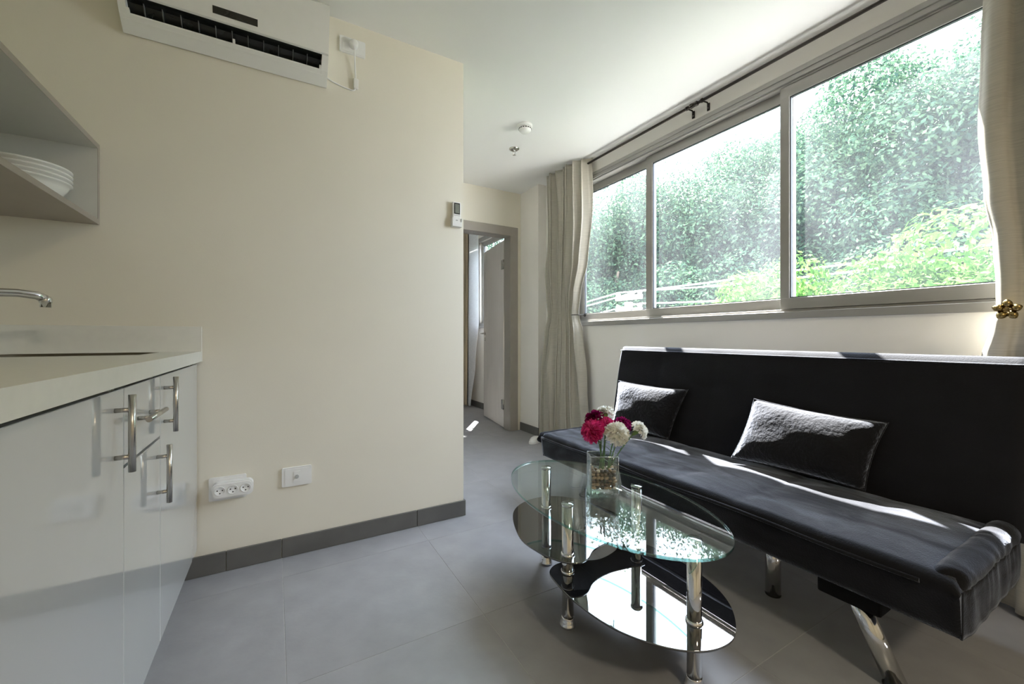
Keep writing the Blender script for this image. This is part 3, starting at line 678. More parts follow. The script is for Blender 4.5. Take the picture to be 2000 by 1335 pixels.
# tiebacks
tb = thing('curtain_tieback', 'dark metal tieback hook holding the left curtain at sill height', 'tieback', (2.298, 2.74, 1.135))
bm = bmesh.new(); tube(bm, [(0, 0, 0.01), (-0.05, -0.003, 0.012), (-0.095, 0.005, 0.012), (-0.115, 0.028, 0.012), (-0.108, 0.05, 0.012)], 0.004, 8); obj('hook', bm, M['black_metal'], tb)
bm = bmesh.new(); tube(bm, [(-0.001, 0, 0.01), (-0.006, 0, 0.01)], 0.014, 14); obj('wall_rose', bm, M['black_metal'], tb)
fb = thing('curtain_tieback', 'brass flower shaped tieback clasping the right curtain', 'tieback', (2.150, 0.372, 1.053), (0, 0, 0))
Rn = Matrix.Rotation(math.radians(0), 3, 'Z')
def petal_flower(parent, R_, tilt):
    for k in range(5):
        a = PI/2+PI+2*PI*k/5
        bm = bmesh.new(); P = []
        for i in range(7):
            t = i/6; wd = 0.0115*math.sin(PI*min(1, t*0.93+0.06))**0.7
            row = []
            for j in range(-3, 4):
                u = j/3
                row.append((-0.012-0.010*math.sin(PI*t)+0.010*u*u*math.sin(PI*t)-0.004*t, u*wd, 0.008+R_*t))
            P.append(row)
        grid(bm, P)
        bmesh.ops.rotate(bm, verts=bm.verts[:], matrix=Matrix.Rotation(a+PI/2, 3, 'X'))
        o = obj('petal', bm, M['brass'], parent); md = o.modifiers.new('solid', 'SOLIDIFY'); md.thickness = 0.002
    for k in range(6):
        a = 2*PI*k/6
        bm = bmesh.new(); bmesh.ops.create_uvsphere(bm, u_segments=10, v_segments=8, radius=0.003); bmesh.ops.translate(bm, vec=(-0.019, 0.006*math.cos(a), 0.006*math.sin(a)), verts=bm.verts[:])
        obj('bead', bm, M['brass'], parent, smooth=True)
    bm = bmesh.new(); tube(bm, [(-0.02, 0, 0), (0.02, 0, 0), (0.06, 0.0, 0), (0.15, 0.0, 0.0)], 0.004, 8); obj('stem', bm, M['brass'], parent)
petal_flower(fb, 0.026, 0)

# ------------------------------------------------------------------ sofa bed
SY_0, SY_1 = 0.318, 2.09
sofa = thing('sofa_bed', 'black velvet click-clack sofa bed with chrome legs under the window', 'sofa', (1.68, 1.2, 0))
ox, oy = 1.68, 1.2
seams = [0.60, 0.88, 1.16, 1.44, 1.72]
def seat_top(x, y):
    fy = 1.0
    b = 0
    ss = [SY_0+0.03]+seams+[SY_1]
    for a, c in zip(ss, ss[1:]):
        if a <= y <= c: b = math.sin(PI*(y-a)/(c-a))
    u = (x-1.41)/(1.97-1.41); u = min(1, max(0, u))
    lx = abs(math.sin(2*PI*u))**0.5 if u < 1 else 0
    wav = 0.006*math.sin((y-0.3)*2*PI/0.56)*math.sin(PI*u)
    deep = 1-math.exp(-((x-1.50)/0.12)**4)
    return 0.376+0.007*(max(b, 0)**0.35)*(0.55+0.45*lx)+wav-0.006*u
NY, NX = 110, 36
P = []
for j in range(NY+1):
    y = SY_0+(SY_1-SY_0)*j/NY
    ed = min(1, (y-SY_0)/0.03, (SY_1-y)/0.03); ed = max(0, ed); er = math.sqrt(max(0, 1-(1-ed)**2))
    row = []
    zb = 0.234
    # bottom front up over the top to back bottom
    row += [(1.95, y, zb), (1.70, y, zb), (1.44, y, zb), (1.424, y, zb+0.004), (1.420, y, zb+0.02), (1.414, y, 0.29), (1.408, y, 0.335)]
    for i in range(NX+1):
        u = i/NX; x = 1.404+(1.975-1.404)*u
        r = min(1, u/0.04); rr = math.sqrt(max(0, 1-(1-r)**2))
        z = seat_top(x, y); z = 0.345+(z-0.345)*(0.35+0.65*rr)
        z = 0.340+(z-0.340)*(0.25+0.75*er)
        row.append((x, y, z))
    row += [(1.98, y, 0.30)]
    P.append([(p[0]-ox, p[1]-oy, p[2]) for p in row])
bm = bmesh.new(); V = grid(bm, P, True); bm.faces.new(V[0]); bm.faces.new(list(reversed(V[-1]))); bmesh.ops.recalc_face_normals(bm, faces=bm.faces[:])
seat = obj('seat', bm, M['velvet'], sofa)
bm = bmesh.new(); tube(bm, [(1.405-ox, y-oy, 0.352+0.003*math.sin(y*9)) for y in np.linspace(SY_0+0.07, SY_1-0.01, 40)], 0.0065, 8); obj('piping', bm, M['velvet'], seat)
for y in seams:
    bm = bmesh.new(); tube(bm, [(x-ox, y-oy+0.004*math.sin(20*x), seat_top(x, y)+0.0006) for x in np.linspace(1.43, 1.62, 8)], 0.0012, 5); obj('seam', bm, M['velvet'], seat)
# gathered roll at each end of the seat
def roll(y, sgn, x0, x1, r, zc):
    bm = bmesh.new(); P = []; n = 90
    for i in range(n+1):
        t = i/n; x = x0+(x1-x0)*t
        e = min(1, t/0.07, (1-t)/0.07); e = math.sqrt(max(0.0, 1-(1-e)**2))
        wr = 1+0.035*math.sin(47*t+3*math.sin(11*t))+0.04*math.sin(23*t+1+2*math.sin(7*t))
        row = []
        for k in range(20):
            a = 2*PI*k/20
            rr = r*(0.25+0.75*e)*(1+(wr-1)*(0.4+0.6*abs(math.cos(a/2))))
            row.append((x-ox+0.010*math.sin(a*2+20*t), y-oy+rr*math.cos(a)*sgn, zc+rr*math.sin(a)*0.95))
        P.append(row)
    V = grid(bm, P, True); bm.faces.new(V[0]); bm.faces.new(list(reversed(V[-1]))); bmesh.ops.recalc_face_normals(bm, faces=bm.faces[:])
    return obj('end_roll', bm, M['velvet3'], sofa)
roll(SY_0+0.028, -1, 1.432, 2.00, 0.036, 0.362)
roll(SY_1+0.012, 1, 1.400, 1.97, 0.034, 0.345)
# end skirts with gathers
for yy, sg in ((SY_0, -1), (SY_1, 1)):
    P = []
    for i in range(70):
        x = 1.421+(1.97-1.421)*i/69
        row = []
        for k in range(10):
            t = k/9; z = 0.238+(0.350-0.238)*t
            ef = min(1, i/6, (69-i)/6); g = 0.0025*math.sin(x*120+2*math.sin(x*31))*t**1.5+0.0015*math.sin(x*67+z*9)
            row.append((x-ox, yy+sg*ef*(0.0025+0.004*math.sin(PI*t)+g*0.7)-sg*0.003*(1-ef)-oy, z))
        P.append(row)
    bm = bmesh.new(); grid(bm, P); o = obj('end_skirt', bm, M['velvet3'], sofa); md = o.modifiers.new('s', 'SOLIDIFY'); md.thickness = 0.004
# backrest
A0 = Vector((1.935, 0, 0.345)); A1 = Vector((2.03, 0, 0.893)); up = (A1-A0); BL = up.length; up.normalize(); nb = Vector((-up.z, 0, up.x))
BY0, BY1 = 0.300, 2.052
bss = [0.30, 0.65, 1.0, 1.35, 1.70, 2.052]
def back_front(v, y):
    t = v/BL; b = 0
    for a, c in zip(bss, bss[1:]):
        if a <= y <= c: b = math.sin(PI*(y-a)/(c-a))
    lv = abs(math.sin(PI*2*min(1, max(0, (t-0.02)/0.98))))
    return 0.006*(max(b, 0)**0.4)*(lv**0.4)+0.008*math.sin(PI*t)
P = []
for j in range(101):
    y = BY0+(BY1-BY0)*j/100
    row = []
    edg = min(1, (y-BY0)/0.015, (BY1-y)/0.015); ee = math.sqrt(max(0, 1-(1-max(edg, 0))**2))
    for i in range(41):
        v = BL*i/40; n_ = back_front(v, y)*ee-0.010*(1-ee)
        if i >= 38: n_ -= 0.012*((i-37)/3)**2
        p = A0+up*v+nb*n_; row.append((p.x, y, p.z-(1-ee)*0.006*(1 if i > 35 else 0)))
    for th_, vv in ((0.02, BL+0.009), (0.05, BL+0.012), (0.095, BL+0.008), (0.118, BL-0.01), (0.125, BL-0.05), (0.125, BL*0.5), (0.12, 0.04), (0.10, 0.0)):
        p = A0+up*(vv-(1-ee)*0.008)-nb*th_; row.append((p.x, y, p.z))
    P.append([(p[0]-ox, p[1]-oy, p[2]) for p in row])
bm = bmesh.new(); V = grid(bm, P, True); bm.faces.new(V[0]); bm.faces.new(list(reversed(V[-1]))); bmesh.ops.recalc_face_normals(bm, faces=bm.faces[:])
back = obj('backrest', bm, M['velvet3'], sofa)
def on_back(v, off, y): p = A0+up*v+nb*off; return (p.x-ox, y-oy, p.z)
for off, vv in ((0.001, BL-0.022), (-0.118, BL+0.001)):
    bm = bmesh.new(); tube(bm, [on_back(vv, off, y) for y in np.linspace(BY0+0.01, BY1-0.01, 40)], 0.005, 8); obj('piping', bm, M['velvet'], back)
# legs
def sleg(top, foot, r=0.0255, glide=1.0):
    bm = bmesh.new(); t = Vector(top); f = Vector(foot); tube(bm, [t, f+Vector((0, 0, 0.006))], r, 28)
    l = obj('leg', bm, M['chrome'], sofa)
    bm = bmesh.new(); lathe(bm, [(r*1.25*glide, 0), (r*1.3*glide, 0.004), (r*1.2*glide, 0.009), (r*0.9, 0.011)], 24, (f.x, f.y, 0.0005)); obj('foot_glide', bm, M['black_plastic'], l)
sleg((1.468-ox, 0.556-oy, 0.235), (1.478-ox, 0.452-oy, 0))
sleg((1.62-ox, 1.86-oy, 0.235), (1.63-ox, 1.95-oy, 0))
sleg((1.615-ox, 0.850-oy, 0.235), (1.615-ox, 0.850-oy, 0), glide=0.8); sleg((1.615-ox, 1.56-oy, 0.235), (1.615-ox, 1.56-oy, 0), glide=0.8)
for y0, y1 in ((0.475, 0.63),):
    obj('leg_bracket', box(1.438-ox, 1.515-ox, y0-oy, y1-oy, 0.188, 0.236, 0.008, 2), M['matte_black'], sofa)
obj('under_frame', box(1.52-ox, 1.90-ox, 0.42-oy, 2.0-oy, 0.212, 0.236, 0.004, 1), M['black_plastic'], sofa)

# ------------------------------------------------------------------ cushions
def cushion(label, name, bl, br, tl, tr, th):
    bl, br, tl, tr = map(Vector, (bl, br, tl, tr)); c = (bl+br+tl+tr)/4
    nrm = ((br-bl).cross(tl-bl)).normalized()
    if nrm.x > 0: nrm = -nrm
    t = thing(name, label, 'cushion', c, group='black velvet cushions on the sofa')
    nu, nv = 30, 20
    bm = bmesh.new(); grids = []
    for side in (1, -1):
        P = []
        for j in range(nv+1):
            v = 2*j/nv-1; row = []
            for i in range(nu+1):
                u = 2*i/nu-1
                # pinch edges inward between the corners
                pu = u*(1-0.05*(1-v*v)); pv = v*(1-0.07*(1-u*u))
                a = (pu+1)/2; b = (pv+1)/2
                p = bl*(1-a)*(1-b)+br*a*(1-b)+tl*(1-a)*b+tr*a*b-c
                h = ((1-abs(u)**2.6)*(1-abs(v)**2.6))**0.55
                wr = 1+0.06*math.sin(5*u+3*v)+0.04*math.sin(11*u*v+2*u)
                p = p+nrm*side*(th/2)*h*wr
                row.append(p)
            P.append(row)
        grid(bm, P)
    bmesh.ops.remove_doubles(bm, verts=bm.verts[:], dist=0.0008); bmesh.ops.recalc_face_normals(bm, faces=bm.faces[:])
    cv = obj('cover', bm, M['velvet2'], t)
    # corner-to-corner edge seam
    pts = []
    for (A, B, ax) in ((bl, br, 0), (br, tr, 1), (tr, tl, 0), (tl, bl, 1)):
        for k in range(12):
            s = k/12; q = A.lerp(B, s); d = (c-(A+B)/2)*(4*s*(1-s))*(0.07 if ax == 0 else 0.05); pts.append(q+d-c)
    pts.append(pts[0]); bm = bmesh.new(); tube(bm, pts, 0.0022, 6, cap=False); obj('seam', bm, M['velvet2'], t)
cushion('black velvet cushion in the middle of the sofa, half sunlit, nearer the viewer', 'cushion',
        (1.835, 1.150, 0.402), (1.895, 0.672, 0.392), (1.945, 1.108, 0.672), (1.965, 0.627, 0.645), 0.125)
cushion('black velvet cushion at the far left end of the sofa behind the flowers', 'cushion',
        (1.840, 1.935, 0.402), (1.895, 1.553, 0.392), (1.945, 1.985, 0.676), (1.965, 1.480, 0.672), 0.125)

# ------------------------------------------------------------------ coffee table
tcx, tcy = 0.976, 1.076
table = thing('coffee_table', 'oval coffee table with clear glass top, black glass shelves and chrome legs', 'coffee table', (tcx, tcy, 0))
def ellipse(a, b, n=96): return [(a*math.cos(2*PI*k/n), b*math.sin(2*PI*k/n)) for k in range(n)]
bm = bmesh.new(); prism(bm, ellipse(0.253, 0.446), 2, 0.4095, 0.418, True, (0, 1)); obj('glass_top', bm, [M['glass'], M['glassedge']], table)
LEGS = {'A': (0.848, 1.100), 'B': (1.003, 1.450), 'C': (1.172, 1.103), 'D': (1.000, 0.733)}
def catmull(pts, n=8):
    out = []; N = len(pts)
    for i in range(N):
        p0, p1, p2, p3 = (np.array(pts[(i+k-1) % N]) for k in range(4))
        for k in range(n):
            t = k/n; out.append(tuple(0.5*((2*p1)+(-p0+p2)*t+(2*p0-5*p1+4*p2-p3)*t*t+(-p0+3*p1-3*p2+p3)*t**3)))
    return out
sh1 = [(0.831, 1.437), (0.906, 1.521), (1.010, 1.556), (1.115, 1.525), (1.185, 1.42), (1.215, 1.27), (1.214, 1.13), (1.180, 1.070), (1.11, 1.085), (1.028, 1.095), (0.944, 1.080), (0.885, 1.045), (0.835, 1.047), (0.795, 1.095), (0.772, 1.17), (0.770, 1.28)]
sh2 = [(0.781, 1.09), (0.771, 0.97), (0.789, 0.83), (0.842, 0.727), (0.91, 0.662), (0.985, 0.638), (1.06, 0.652), (1.147, 0.720), (1.200, 0.811), (1.225, 0.93), (1.222, 1.06), (1.19, 1.145), (1.14, 1.158), (1.08, 1.120), (0.99, 1.105), (0.92, 1.135), (0.85, 1.155), (0.80, 1.135)]
for nm, pts, z in (('upper', sh1, 0.232), ('lower', sh2, 0.175)):
    bm = bmesh.new(); prism(bm, catmull([(x-tcx, y-tcy) for x, y in pts]), 2, z, z+0.006, True); obj('glass_shelf', bm, M['black_glass'], table)
rings = {'A': (0.232, 0.175), 'B': (0.232,), 'C': (0.232, 0.175), 'D': (0.175,)}
for k, (x, y) in LEGS.items():
    x -= tcx; y -= tcy
    bm = bmesh.new(); tube(bm, [(x, y, 0.018), (x, y, 0.402)], 0.0195, 28); l = obj('leg', bm, M['steel'] if False else M['chrome'], table)
    bm = bmesh.new(); lathe(bm, [(0.0005, 0.4094), (0.021, 0.4094), (0.022, 0.406), (0.021, 0.401), (0.0195, 0.398)], 28, (x, y, 0)); obj('top_cap', bm, M['chrome'], l)
    for z in rings[k]:
        bm = bmesh.new(); lathe(bm, [(0.0196, 0.014), (0.0225, 0.012), (0.0235, 0.0065), (0.0235, 0.0), (0.0225, -0.004), (0.0196, -0.005)], 28, (x, y, z)); obj('collar', bm, M['chrome'], l)
    bm = bmesh.new(); lathe(bm, [(0.0005, 0.0005), (0.025, 0.0005), (0.027, 0.004), (0.027, 0.009), (0.0245, 0.012), (0.0245, 0.018), (0.0225, 0.021), (0.0215, 0.030), (0.0197, 0.034)], 28, (x, y, 0)); obj('foot', bm, M['chrome'], l)

# ------------------------------------------------------------------ vase with pebbles and carnations
th_c = math.atan(464/806); Fv = Vector((math.sin(th_c), math.cos(th_c), 0)); Rv = Vector((math.cos(th_c), -math.sin(th_c), 0))
vc = Fv*1.455+Rv*(181/806*1.4215); VZ = 0.4182; VW, VD, VH = 0.0985, 0.072, 0.130
vase = thing('vase', 'square clear glass vase of pebbles and carnations on the coffee table', 'vase', (vc.x, vc.y, VZ), (0, 0, -th_c))
bm = bmesh.new(); t = 0.005
outer = rrect(VW, VD, 0.004, 3); inner = rrect(VW-2*t, VD-2*t, 0.003, 3)
prof = [(outer, 0.0), (outer, VH), (inner, VH), (inner, 0.012)]
P = [[(x, y, z) for x, y in o_] for o_, z in prof]; V = grid(bm, P, True, smooth=False); bm.faces.new(list(reversed(V[0]))); bm.faces.new(V[-1])
bmesh.ops.recalc_face_normals(bm, faces=bm.faces[:])
obj('glass_body', bm, M['vase'], vase)
bm = bmesh.new(); rp = [(x*0.975, y*0.967, VH+0.0006) for x, y in outer]; tube(bm, rp+[rp[0]], 0.0016, 6, cap=False)
for sx, sy in ((1, 1), (-1, 1), (-1, -1), (1, -1)): tube(bm, [(sx*(VW/2-0.0018), sy*(VD/2-0.0018), 0.002), (sx*(VW/2-0.0018), sy*(VD/2-0.0018), VH)], 0.0019, 6)
obj('glass_edge', bm, M['vaseedge'], vase)
def local_vase(x, y, z): return Vector((vc.x, vc.y, VZ))+Rv*x+Fv*y+Vector((0, 0, z))
pm = [mat('pebble_brown', (0.16, 0.10, 0.06), 0.45, noise=(80, 0.3)), mat('pebble_tan', (0.36, 0.26, 0.17), 0.45, noise=(80, 0.25)), mat('pebble_cream', (0.62, 0.55, 0.45), 0.45, noise=(80, 0.15)), mat('pebble_dark', (0.05, 0.04, 0.035), 0.4, noise=(80, 0.3))]
pl = ['brown', 'tan', 'cream', 'dark']; protos = []
for k in range(4):
    bm = bmesh.new(); bmesh.ops.create_icosphere(bm, subdivisions=2, radius=1)
    for v in bm.verts:
        v.co = Vector((v.co.x*(1+0.1*math.sin(3*v.co.y+k)), v.co.y*0.85, v.co.z*0.68))
    protos.append(obj('pebble', bm, pm[k], smooth=True))
used = [False]*4
for lay in range(6):
    for i in range(6):
        for j in range(4):
            if lay == 5 and random.random() < 0.5: continue
            k = random.choice([0, 0, 1, 1, 2, 3, 3]); o = protos[k]
            if used[k]: o = protos[k].copy(); COL.objects.link(o)
            used[k] = True
            r = random.uniform(0.0068, 0.0088)
            o.scale = (r, r, r); x = -0.0355+0.0142*i+random.uniform(-0.002, 0.002); y = -0.0215+0.0143*j+random.uniform(-0.002, 0.002)
            o.location = local_vase(x, y, 0.0195+0.0115*lay+random.uniform(-0.001, 0.001)); o.rotation_euler = (random.uniform(-0.5, 0.5), random.uniform(-0.5, 0.5), random.uniform(0, 6))
            tag(o, f'small rounded {pl[k]} pebble inside the square glass vase', 'pebble', f'{pl[k]} pebbles in the glass vase')
def petalmat(name, c0, c1, tr=0.3):
    m = leafmat(name, [c0, c1], tr); return m
PM = {'white': petalmat('white_petals', (0.80, 0.79, 0.70), (0.92, 0.92, 0.90), 0.45), 'pink': petalmat('pink_petals', (0.50, 0.015, 0.12), (0.88, 0.10, 0.34), 0.35), 'dark': petalmat('magenta_petals', (0.13, 0.003, 0.04), (0.34, 0.015, 0.13), 0.25)}
M['stem'] = mat('green_stem', (0.10, 0.20, 0.07), 0.6, noise=(30, 0.2)); M['calyx'] = mat('green_calyx', (0.13, 0.21, 0.06), 0.6, noise=(30, 0.2))
def carnation(label, px, py, depth, R_, colr, axis, base):
    hp = Fv*depth+Rv*((px-1000)/806*depth)+Vector((0, 0, H-(py-657)/806*depth))
    ax = Vector(axis).normalized(); 
    t = thing('carnation', label, 'flower', hp, group='carnations in the glass vase')
    q = ax.to_track_quat('Z', 'Y').to_matrix()
    bm = bmesh.new()
    npet = 30
    for k in range(npet):
        lay = k/npet; elev = math.radians(2+74*lay**1.15+random.uniform(-7, 7)); az = k*2.39996+random.uniform(-0.2, 0.2)
        L = R_*(1.04-0.16*lay)*random.uniform(0.86, 1.08); wd = R_*(0.55-0.20*lay); P = []
        ph = random.uniform(0, 6); ph2 = random.uniform(0, 6); tw = random.uniform(-0.3, 0.3)
        for i in range(7):
            s = i/6; row = []
            for j in range(-6, 7):
                u = j/6
                edge = 1+0.09*s*s*math.sin(19*u+ph2)
                rr = L*s*(1-0.16*u*u)*edge
                ruff = 0.20*R_*s**1.6*math.sin(6.5*u+ph)+0.10*R_*s**2.5*math.sin(15*u+ph2)
                zz = R_*0.16*math.sin(PI*s*0.9)+ruff-0.20*R_*s**2.2+tw*R_*u*s*0.4
                x = rr; y = wd*u*(s**0.7)
                X = x*math.cos(elev)-zz*math.sin(elev); Z = x*math.sin(elev)+zz*math.cos(elev)
                row.append(q @ Vector((X*math.cos(az)-y*math.sin(az), X*math.sin(az)+y*math.cos(az), Z-0.15*R_)))
            P.append(row)
        grid(bm, P)
    obj('petals', bm, PM[colr], t)
    bm = bmesh.new(); lathe(bm, [(0.003, -0.034), (0.0055, -0.030), (0.0075, -0.016), (0.010, -0.004)], 12); bmesh.ops.rotate(bm, verts=bm.verts[:], matrix=q); obj('calyx', bm, M['calyx'], t)
    b = local_vase(*base)-hp; s0 = ax*-0.032
    bm = bmesh.new(); pts = []
    for i in range(11):
        s = i/10; p = s0.lerp(b, s)-ax*0.02*math.sin(PI*s)*(1-s); pts.append(p)
    tube(bm, pts, 0.0019, 8); obj('stem', bm, M['stem'], t)
    for s in (0.35, 0.6):
        i = int(s*10); p = pts[i]; dr = Vector((random.uniform(-1, 1), random.uniform(-1, 1), 0)).normalized()
        if abs(local_vase(0, 0, 0).x-hp.x) > 5: continue
        bm = bmesh.new(); P = []
        for k in range(8):
            v = k/7; c_ = p+dr*(0.030*v)+Vector((0, 0, 0.045*v-0.022*v*v)); wv = 0.0032*math.sin(PI*min(1, 0.12+v*0.88))
            sd_ = dr.cross(Vector((0, 0, 1))); P.append([c_-sd_*wv, c_+Vector((0, 0, -0.001)), c_+sd_*wv])
        grid(bm, P); obj('leaf', bm, M['stem'], t)
up_ = Vector((0, 0, 1))
carnation('white carnation at the back top of the bouquet', 1182, 806, 1.50, 0.034, 'white', up_*0.9+Fv*0.3, (-0.006, 0.012, 0.03))
carnation('dark magenta carnation at the upper left of the bouquet', 1160, 815, 1.475, 0.034, 'dark', up_*0.7-Rv*0.5+Fv*0.1, (-0.012, 0.006, 0.03))
carnation('bright pink carnation at the lower left of the bouquet', 1157, 840, 1.43, 0.040, 'pink', up_*0.45-Rv*0.55-Fv*0.65, (0.004, -0.01, 0.03))
carnation('bright pink carnation at the centre of the bouquet', 1183, 829, 1.455, 0.032, 'pink', up_*0.8-Rv*0.1-Fv*0.5, (0.0, -0.004, 0.03))
carnation('dark magenta carnation at the right behind the front white one', 1216, 828, 1.475, 0.034, 'dark', up_*0.8+Rv*0.35+Fv*0.2, (0.008, 0.010, 0.03))
carnation('large white carnation at the front of the bouquet', 1206, 846, 1.405, 0.042, 'white', up_*0.5+Rv*0.1-Fv*0.8, (0.006, -0.012, 0.03))
carnation('white carnation leaning out at the right of the bouquet', 1250, 838, 1.43, 0.033, 'white', up_*0.6+Rv*0.75-Fv*0.15, (-0.012, 0.0, 0.028))
# ------------------------------------------------------------------ white slipper peeking out behind the sofa
sl = thing('slipper', 'small white slipper on the floor behind the far sofa end', 'slipper', (2.07, 3.17, 0), (0, 0, 0.6))
bm = bmesh.new(); bmesh.ops.create_uvsphere(bm, u_segments=20, v_segments=12, radius=1)
for v in bm.verts:
    v.co = Vector((v.co.x*0.10, v.co.y*0.042*(1+0.15*v.co.x), max(v.co.z, -0.3)*0.030*(1-0.25*v.co.x)+0.022))
obj('upper', bm, M['plastic'], sl, smooth=True)
bm = bmesh.new(); prism(bm, [(0.104*math.cos(a), 0.046*math.sin(a)) for a in np.linspace(0, 2*PI, 28, endpoint=False)], 2, 0.0005, 0.014); obj('sole', bm, M['plastic'], sl)

# ------------------------------------------------------------------ curtains of the next room
curtain('bedroom_curtain', 'tan curtain hanging just inside the next room', M['curtain2'], [0.02, 0.8, 2.40], [5.16, 5.15, 5.13], [5.62, 5.60, 5.60], 2.29, [0.035, 0.03, 0.03], 5)
curtain('sheer_curtain', 'white sheer curtain beside the window of the next room', M['sheer'], [0.03, 0.6, 1.2, 2.40], [5.08, 4.93, 4.83, 4.84], [5.20, 5.18, 5.16, 5.16], 2.33, [0.02, 0.025, 0.025, 0.022], 3)

# ------------------------------------------------------------------ outside: ground, slope, trees, pole and cables
GZ = -4.0
struct('ground', 'pale sloping yard far below the window', 'ground', box(2.75, 60, -40, 60, GZ-0.2, GZ), M['ground'])
struct('ground_back', 'pale yard behind the building', 'ground', box(-40, 2.75, -40, YB-0.2, GZ-0.2, GZ), M['ground'])
def hill():
    P = []
    for j in range(61):
        a = math.radians(5+100*j/60); row = []
        for i in range(25):
            d = 17+i*1.2; tn = interp(math.degrees(a), [5, 38, 50, 63, 80, 105], [0.25, 0.26, 0.28, 0.33, 0.37, 0.37])
            zt = H+tn*24; z = GZ+(zt-GZ)*min(1, (i/12))**1.3+0.5*math.sin(3*d+9*a)
            row.append((d*math.sin(a), d*math.cos(a), z))
        P.append(row)
    bm = bmesh.new(); grid(bm, P); return bm
struct('hill', 'dark wooded slope rising behind the trees', 'hill', hill(), M['hill'])
LEAFK = 0.52
def leaves_mesh(name, centers, radii, per, size, m, parent, up_bias=0.45, keep=None):
    nb_ = len(centers); tot = nb_*per
    c = np.repeat(np.array(centers), per, axis=0); r = np.repeat(np.array(radii), per)[:, None]
    d = rng.normal(size=(tot, 3)); d /= np.linalg.norm(d, axis=1)[:, None]
    rad = (0.72+0.36*rng.random((tot, 1)))
    p = c+d*r*rad*np.array([1, 1, 0.8])
    # leaf axes
    n = d+rng.normal(size=(tot, 3))*0.6+np.array([0, 0, up_bias]); n /= np.linalg.norm(n, axis=1)[:, None]
    a = np.cross(n, rng.normal(size=(tot, 3))); a /= np.linalg.norm(a, axis=1)[:, None]
    b = np.cross(n, a); s = size*LEAFK*(0.6+0.8*rng.random((tot, 1)))
    v = np.stack([p-a*s*0.5, p+b*s*0.24-n*s*0.03, p+a*s*0.5-n*s*0.08, p-b*s*0.24-n*s*0.03], axis=1).reshape(-1, 3)
    me = bpy.data.meshes.new(name)
    me.vertices.add(tot*4); me.vertices.foreach_set('co', v.ravel())
    me.loops.add(tot*4); me.loops.foreach_set('vertex_index', np.arange(tot*4, dtype=np.int32))
    me.polygons.add(tot); me.polygons.foreach_set('loop_start', np.arange(0, tot*4, 4, dtype=np.int32))
    me.update(calc_edges=True); me.validate()
    me.materials.append(m)
    o = bpy.data.objects.new(name, me); COL.objects.link(o); o.parent = parent; o['kind'] = 'stuff'
    return o
def tree(label, az, dist, tan_top, rw, rz, m, nblob, per, size, cat='tree', name='tree', blob=(0.50, 1.0), group=None):
    a = math.radians(az); x, y = dist*math.sin(a), dist*math.cos(a); ztop = H+tan_top*dist
    zc = ztop-rz
    t = thing(name, label, cat, (x, y, GZ), group=group)
    cs, rs = [], []
    for k in range(nblob):
        d = rng.normal(size=3); d /= np.linalg.norm(d); rr = 0.66+0.36*rng.random()
        cs.append((d[0]*rw*rr, d[1]*rw*rr, zc-GZ+d[2]*rz*rr*0.93)); rs.append(rng.uniform(*blob))
    leaves_mesh('foliage', cs, rs, per, size, m, t)
    bm = bmesh.new(); tube(bm, [(0, 0, 0), (0.05, 0.02, (zc-GZ)*0.5), (0, 0.05, zc-GZ+rz*0.3)], [0.22, 0.17, 0.07], 10)
    for k in range(6):
        an = k*1.05; tube(bm, [(0, 0, (zc-GZ)*(0.55+0.06*k)), (0.5*rw*math.cos(an), 0.5*rw*math.sin(an), (zc-GZ)*(0.75+0.06*k)), (0.8*rw*math.cos(an), 0.8*rw*math.sin(an), (zc-GZ)*(0.9+0.06*k))], [0.09, 0.06, 0.03], 6)
    obj('trunk', bm, M['bark'], t)
TR = [(34, 12.5, 0.34, 2.6, 3.4, 'leafA', 'dark leafy tree seen at the far left edge of the window'),
      (42, 12.0, 0.345, 2.4, 3.4, 'leafB', 'leafy green tree behind the left window pane'),
      (49.5, 12.8, 0.36, 2.5, 3.6, 'leafA', 'dense green tree behind the gap between left and middle panes'),
      (56.5, 12.2, 0.36, 2.4, 3.6, 'leafB', 'broad green tree behind the centre of the middle pane'),
      (62.3, 13.5, 0.44, 2.2, 4.0, 'leafA', 'tall tree rising at the right side of the middle pane'),
      (68.5, 12.6, 0.445, 2.4, 3.9, 'leafB', 'green tree under the bright sky in the right pane'),
      (75, 12.0, 0.515, 2.6, 4.1, 'leafA', 'tallest green tree behind the right pane'),
      (82, 11.5, 0.55, 2.6, 4.2, 'leafB', 'tall green tree partly behind the right curtain'),
      (90, 12.0, 0.50, 2.8, 4.2, 'leafA', 'green tree hidden behind the right curtain')]
for az, d_, tn, rw, rz, mm, lab in TR:
    tree(lab, az, d_, tn, rw, rz, M[mm], 84, 900, 0.17, group='trees beyond the window')
LOW = [(38, 9.8, 0.17), (46, 9.5, 0.14), (53, 9.8, 0.17), (60, 9.4, 0.15), (67, 9.8, 0.20), (74, 9.6, 0.24), (81, 9.4, 0.24)]
LL = ['at the left edge of the left pane', 'behind the utility pole', 'low behind the middle pane', 'low behind the right part of the middle pane', 'low behind the left part of the right pane', 'above the bright bush in the right pane', 'beside the right curtain edge']
for (az, d_, tn), lab in zip(LOW, LL):
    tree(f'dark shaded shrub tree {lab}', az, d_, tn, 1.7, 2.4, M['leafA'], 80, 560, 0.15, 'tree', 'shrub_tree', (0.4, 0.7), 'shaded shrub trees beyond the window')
BU = [(62.0, 5.4, 0.15, 0.8, 'small sunlit yellow-green bush at the middle mullion'), (68.0, 5.6, 0.145, 0.85, 'sunlit yellow-green bush at the left bottom of the right pane'),
      (73.5, 5.2, 0.185, 1.0, 'largest sunlit yellow-green bush at the bottom of the right pane'), (80, 5.0, 0.18, 1.0, 'sunlit yellow-green bush beside the right curtain')]
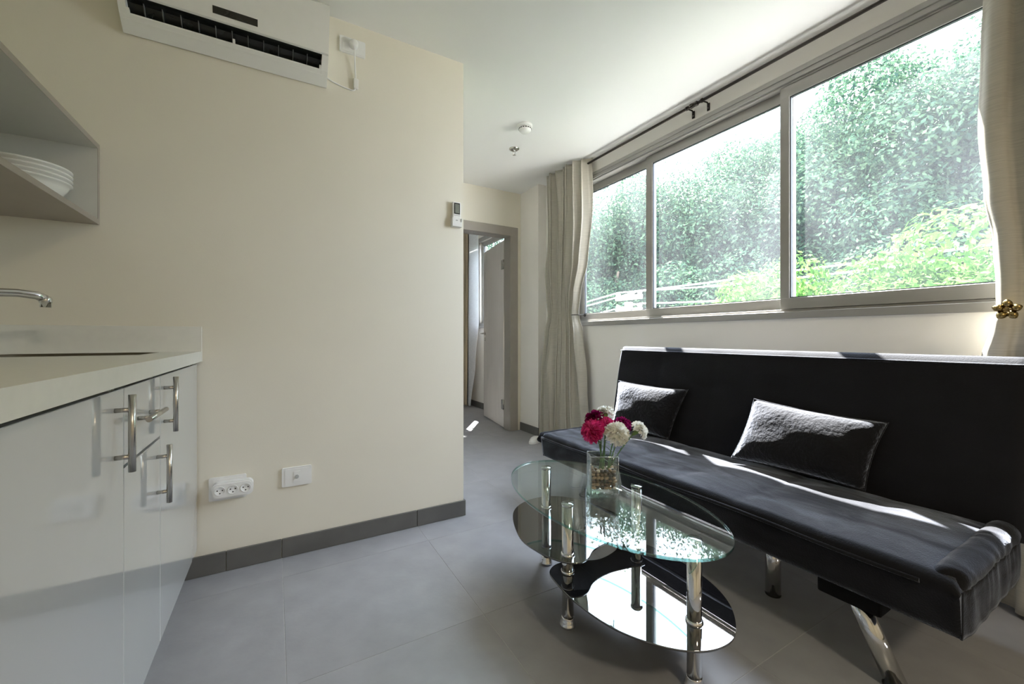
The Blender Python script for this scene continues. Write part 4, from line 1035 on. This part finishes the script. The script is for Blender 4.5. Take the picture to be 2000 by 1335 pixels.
for az, d_, tn, rw, lab in BU:
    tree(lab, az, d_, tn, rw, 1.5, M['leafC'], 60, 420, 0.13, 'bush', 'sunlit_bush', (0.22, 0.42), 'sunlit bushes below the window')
# utility pole
up0 = thing('utility_pole', 'pale utility pole head with insulators low behind the left pane', 'utility pole', (5.5, 5.366, GZ))
bm = bmesh.new(); tube(bm, [(0, 0, 0), (0, 0, 1.58-GZ)], [0.10, 0.07], 14); obj('post', bm, M['concrete'], up0)
for z in (5.66, 5.43): obj('crossarm', box(-0.04, 0.04, -0.30, 0.30, z-0.04, z+0.04, 0.01, 1), M['porcelain'], up0)
for z in (5.69, 5.46):
    for y in (-0.26, 0.0 if z < 5.5 else -0.09, 0.26):
        bm = bmesh.new(); lathe(bm, [(0.02, 0), (0.045, 0.01), (0.03, 0.03), (0.05, 0.045), (0.03, 0.065), (0.02, 0.08)], 14, (0, y, z)); obj('insulator', bm, M['porcelain'], up0)
bm = bmesh.new(); bx(bm, -0.10, 0.10, -0.13, 0.13, 5.22, 5.47, 0.02, 2); obj('junction_box', bm, M['porcelain'], up0)
def cable(label, pts, r=0.012):
    bm = bmesh.new(); P = []
    for a, b in zip(pts, pts[1:]):
        a, b = Vector(a), Vector(b)
        for k in range(14):
            s = k/14; P.append(a.lerp(b, s)-Vector((0, 0, 0.03*(b-a).length*s*(1-s)*4*0.2)))
    P.append(Vector(pts[-1])); tube(bm, P, r, 6)
    tag(obj('power_line', bm, M['cable']), label, 'cable', 'cables strung behind the window')
cable('uppermost pale power line crossing behind the window', [(5.5, 10.2, 1.32), (5.5, 5.366+0.26, 1.77), (5.5, 2.9, 1.765), (5.5, -3, 1.90)])
cable('second pale power line just below the uppermost', [(5.6, 10.2, 1.23), (5.5, 5.366-0.26, 1.76), (5.5, 2.9, 1.675), (5.5, -3, 1.80)])
cable('lowest pale power line near the window sill', [(5.5, 10.2, 1.07), (5.5, 5.366-0.26, 1.54), (5.5, 3.06, 1.465), (5.5, -3, 1.5)])
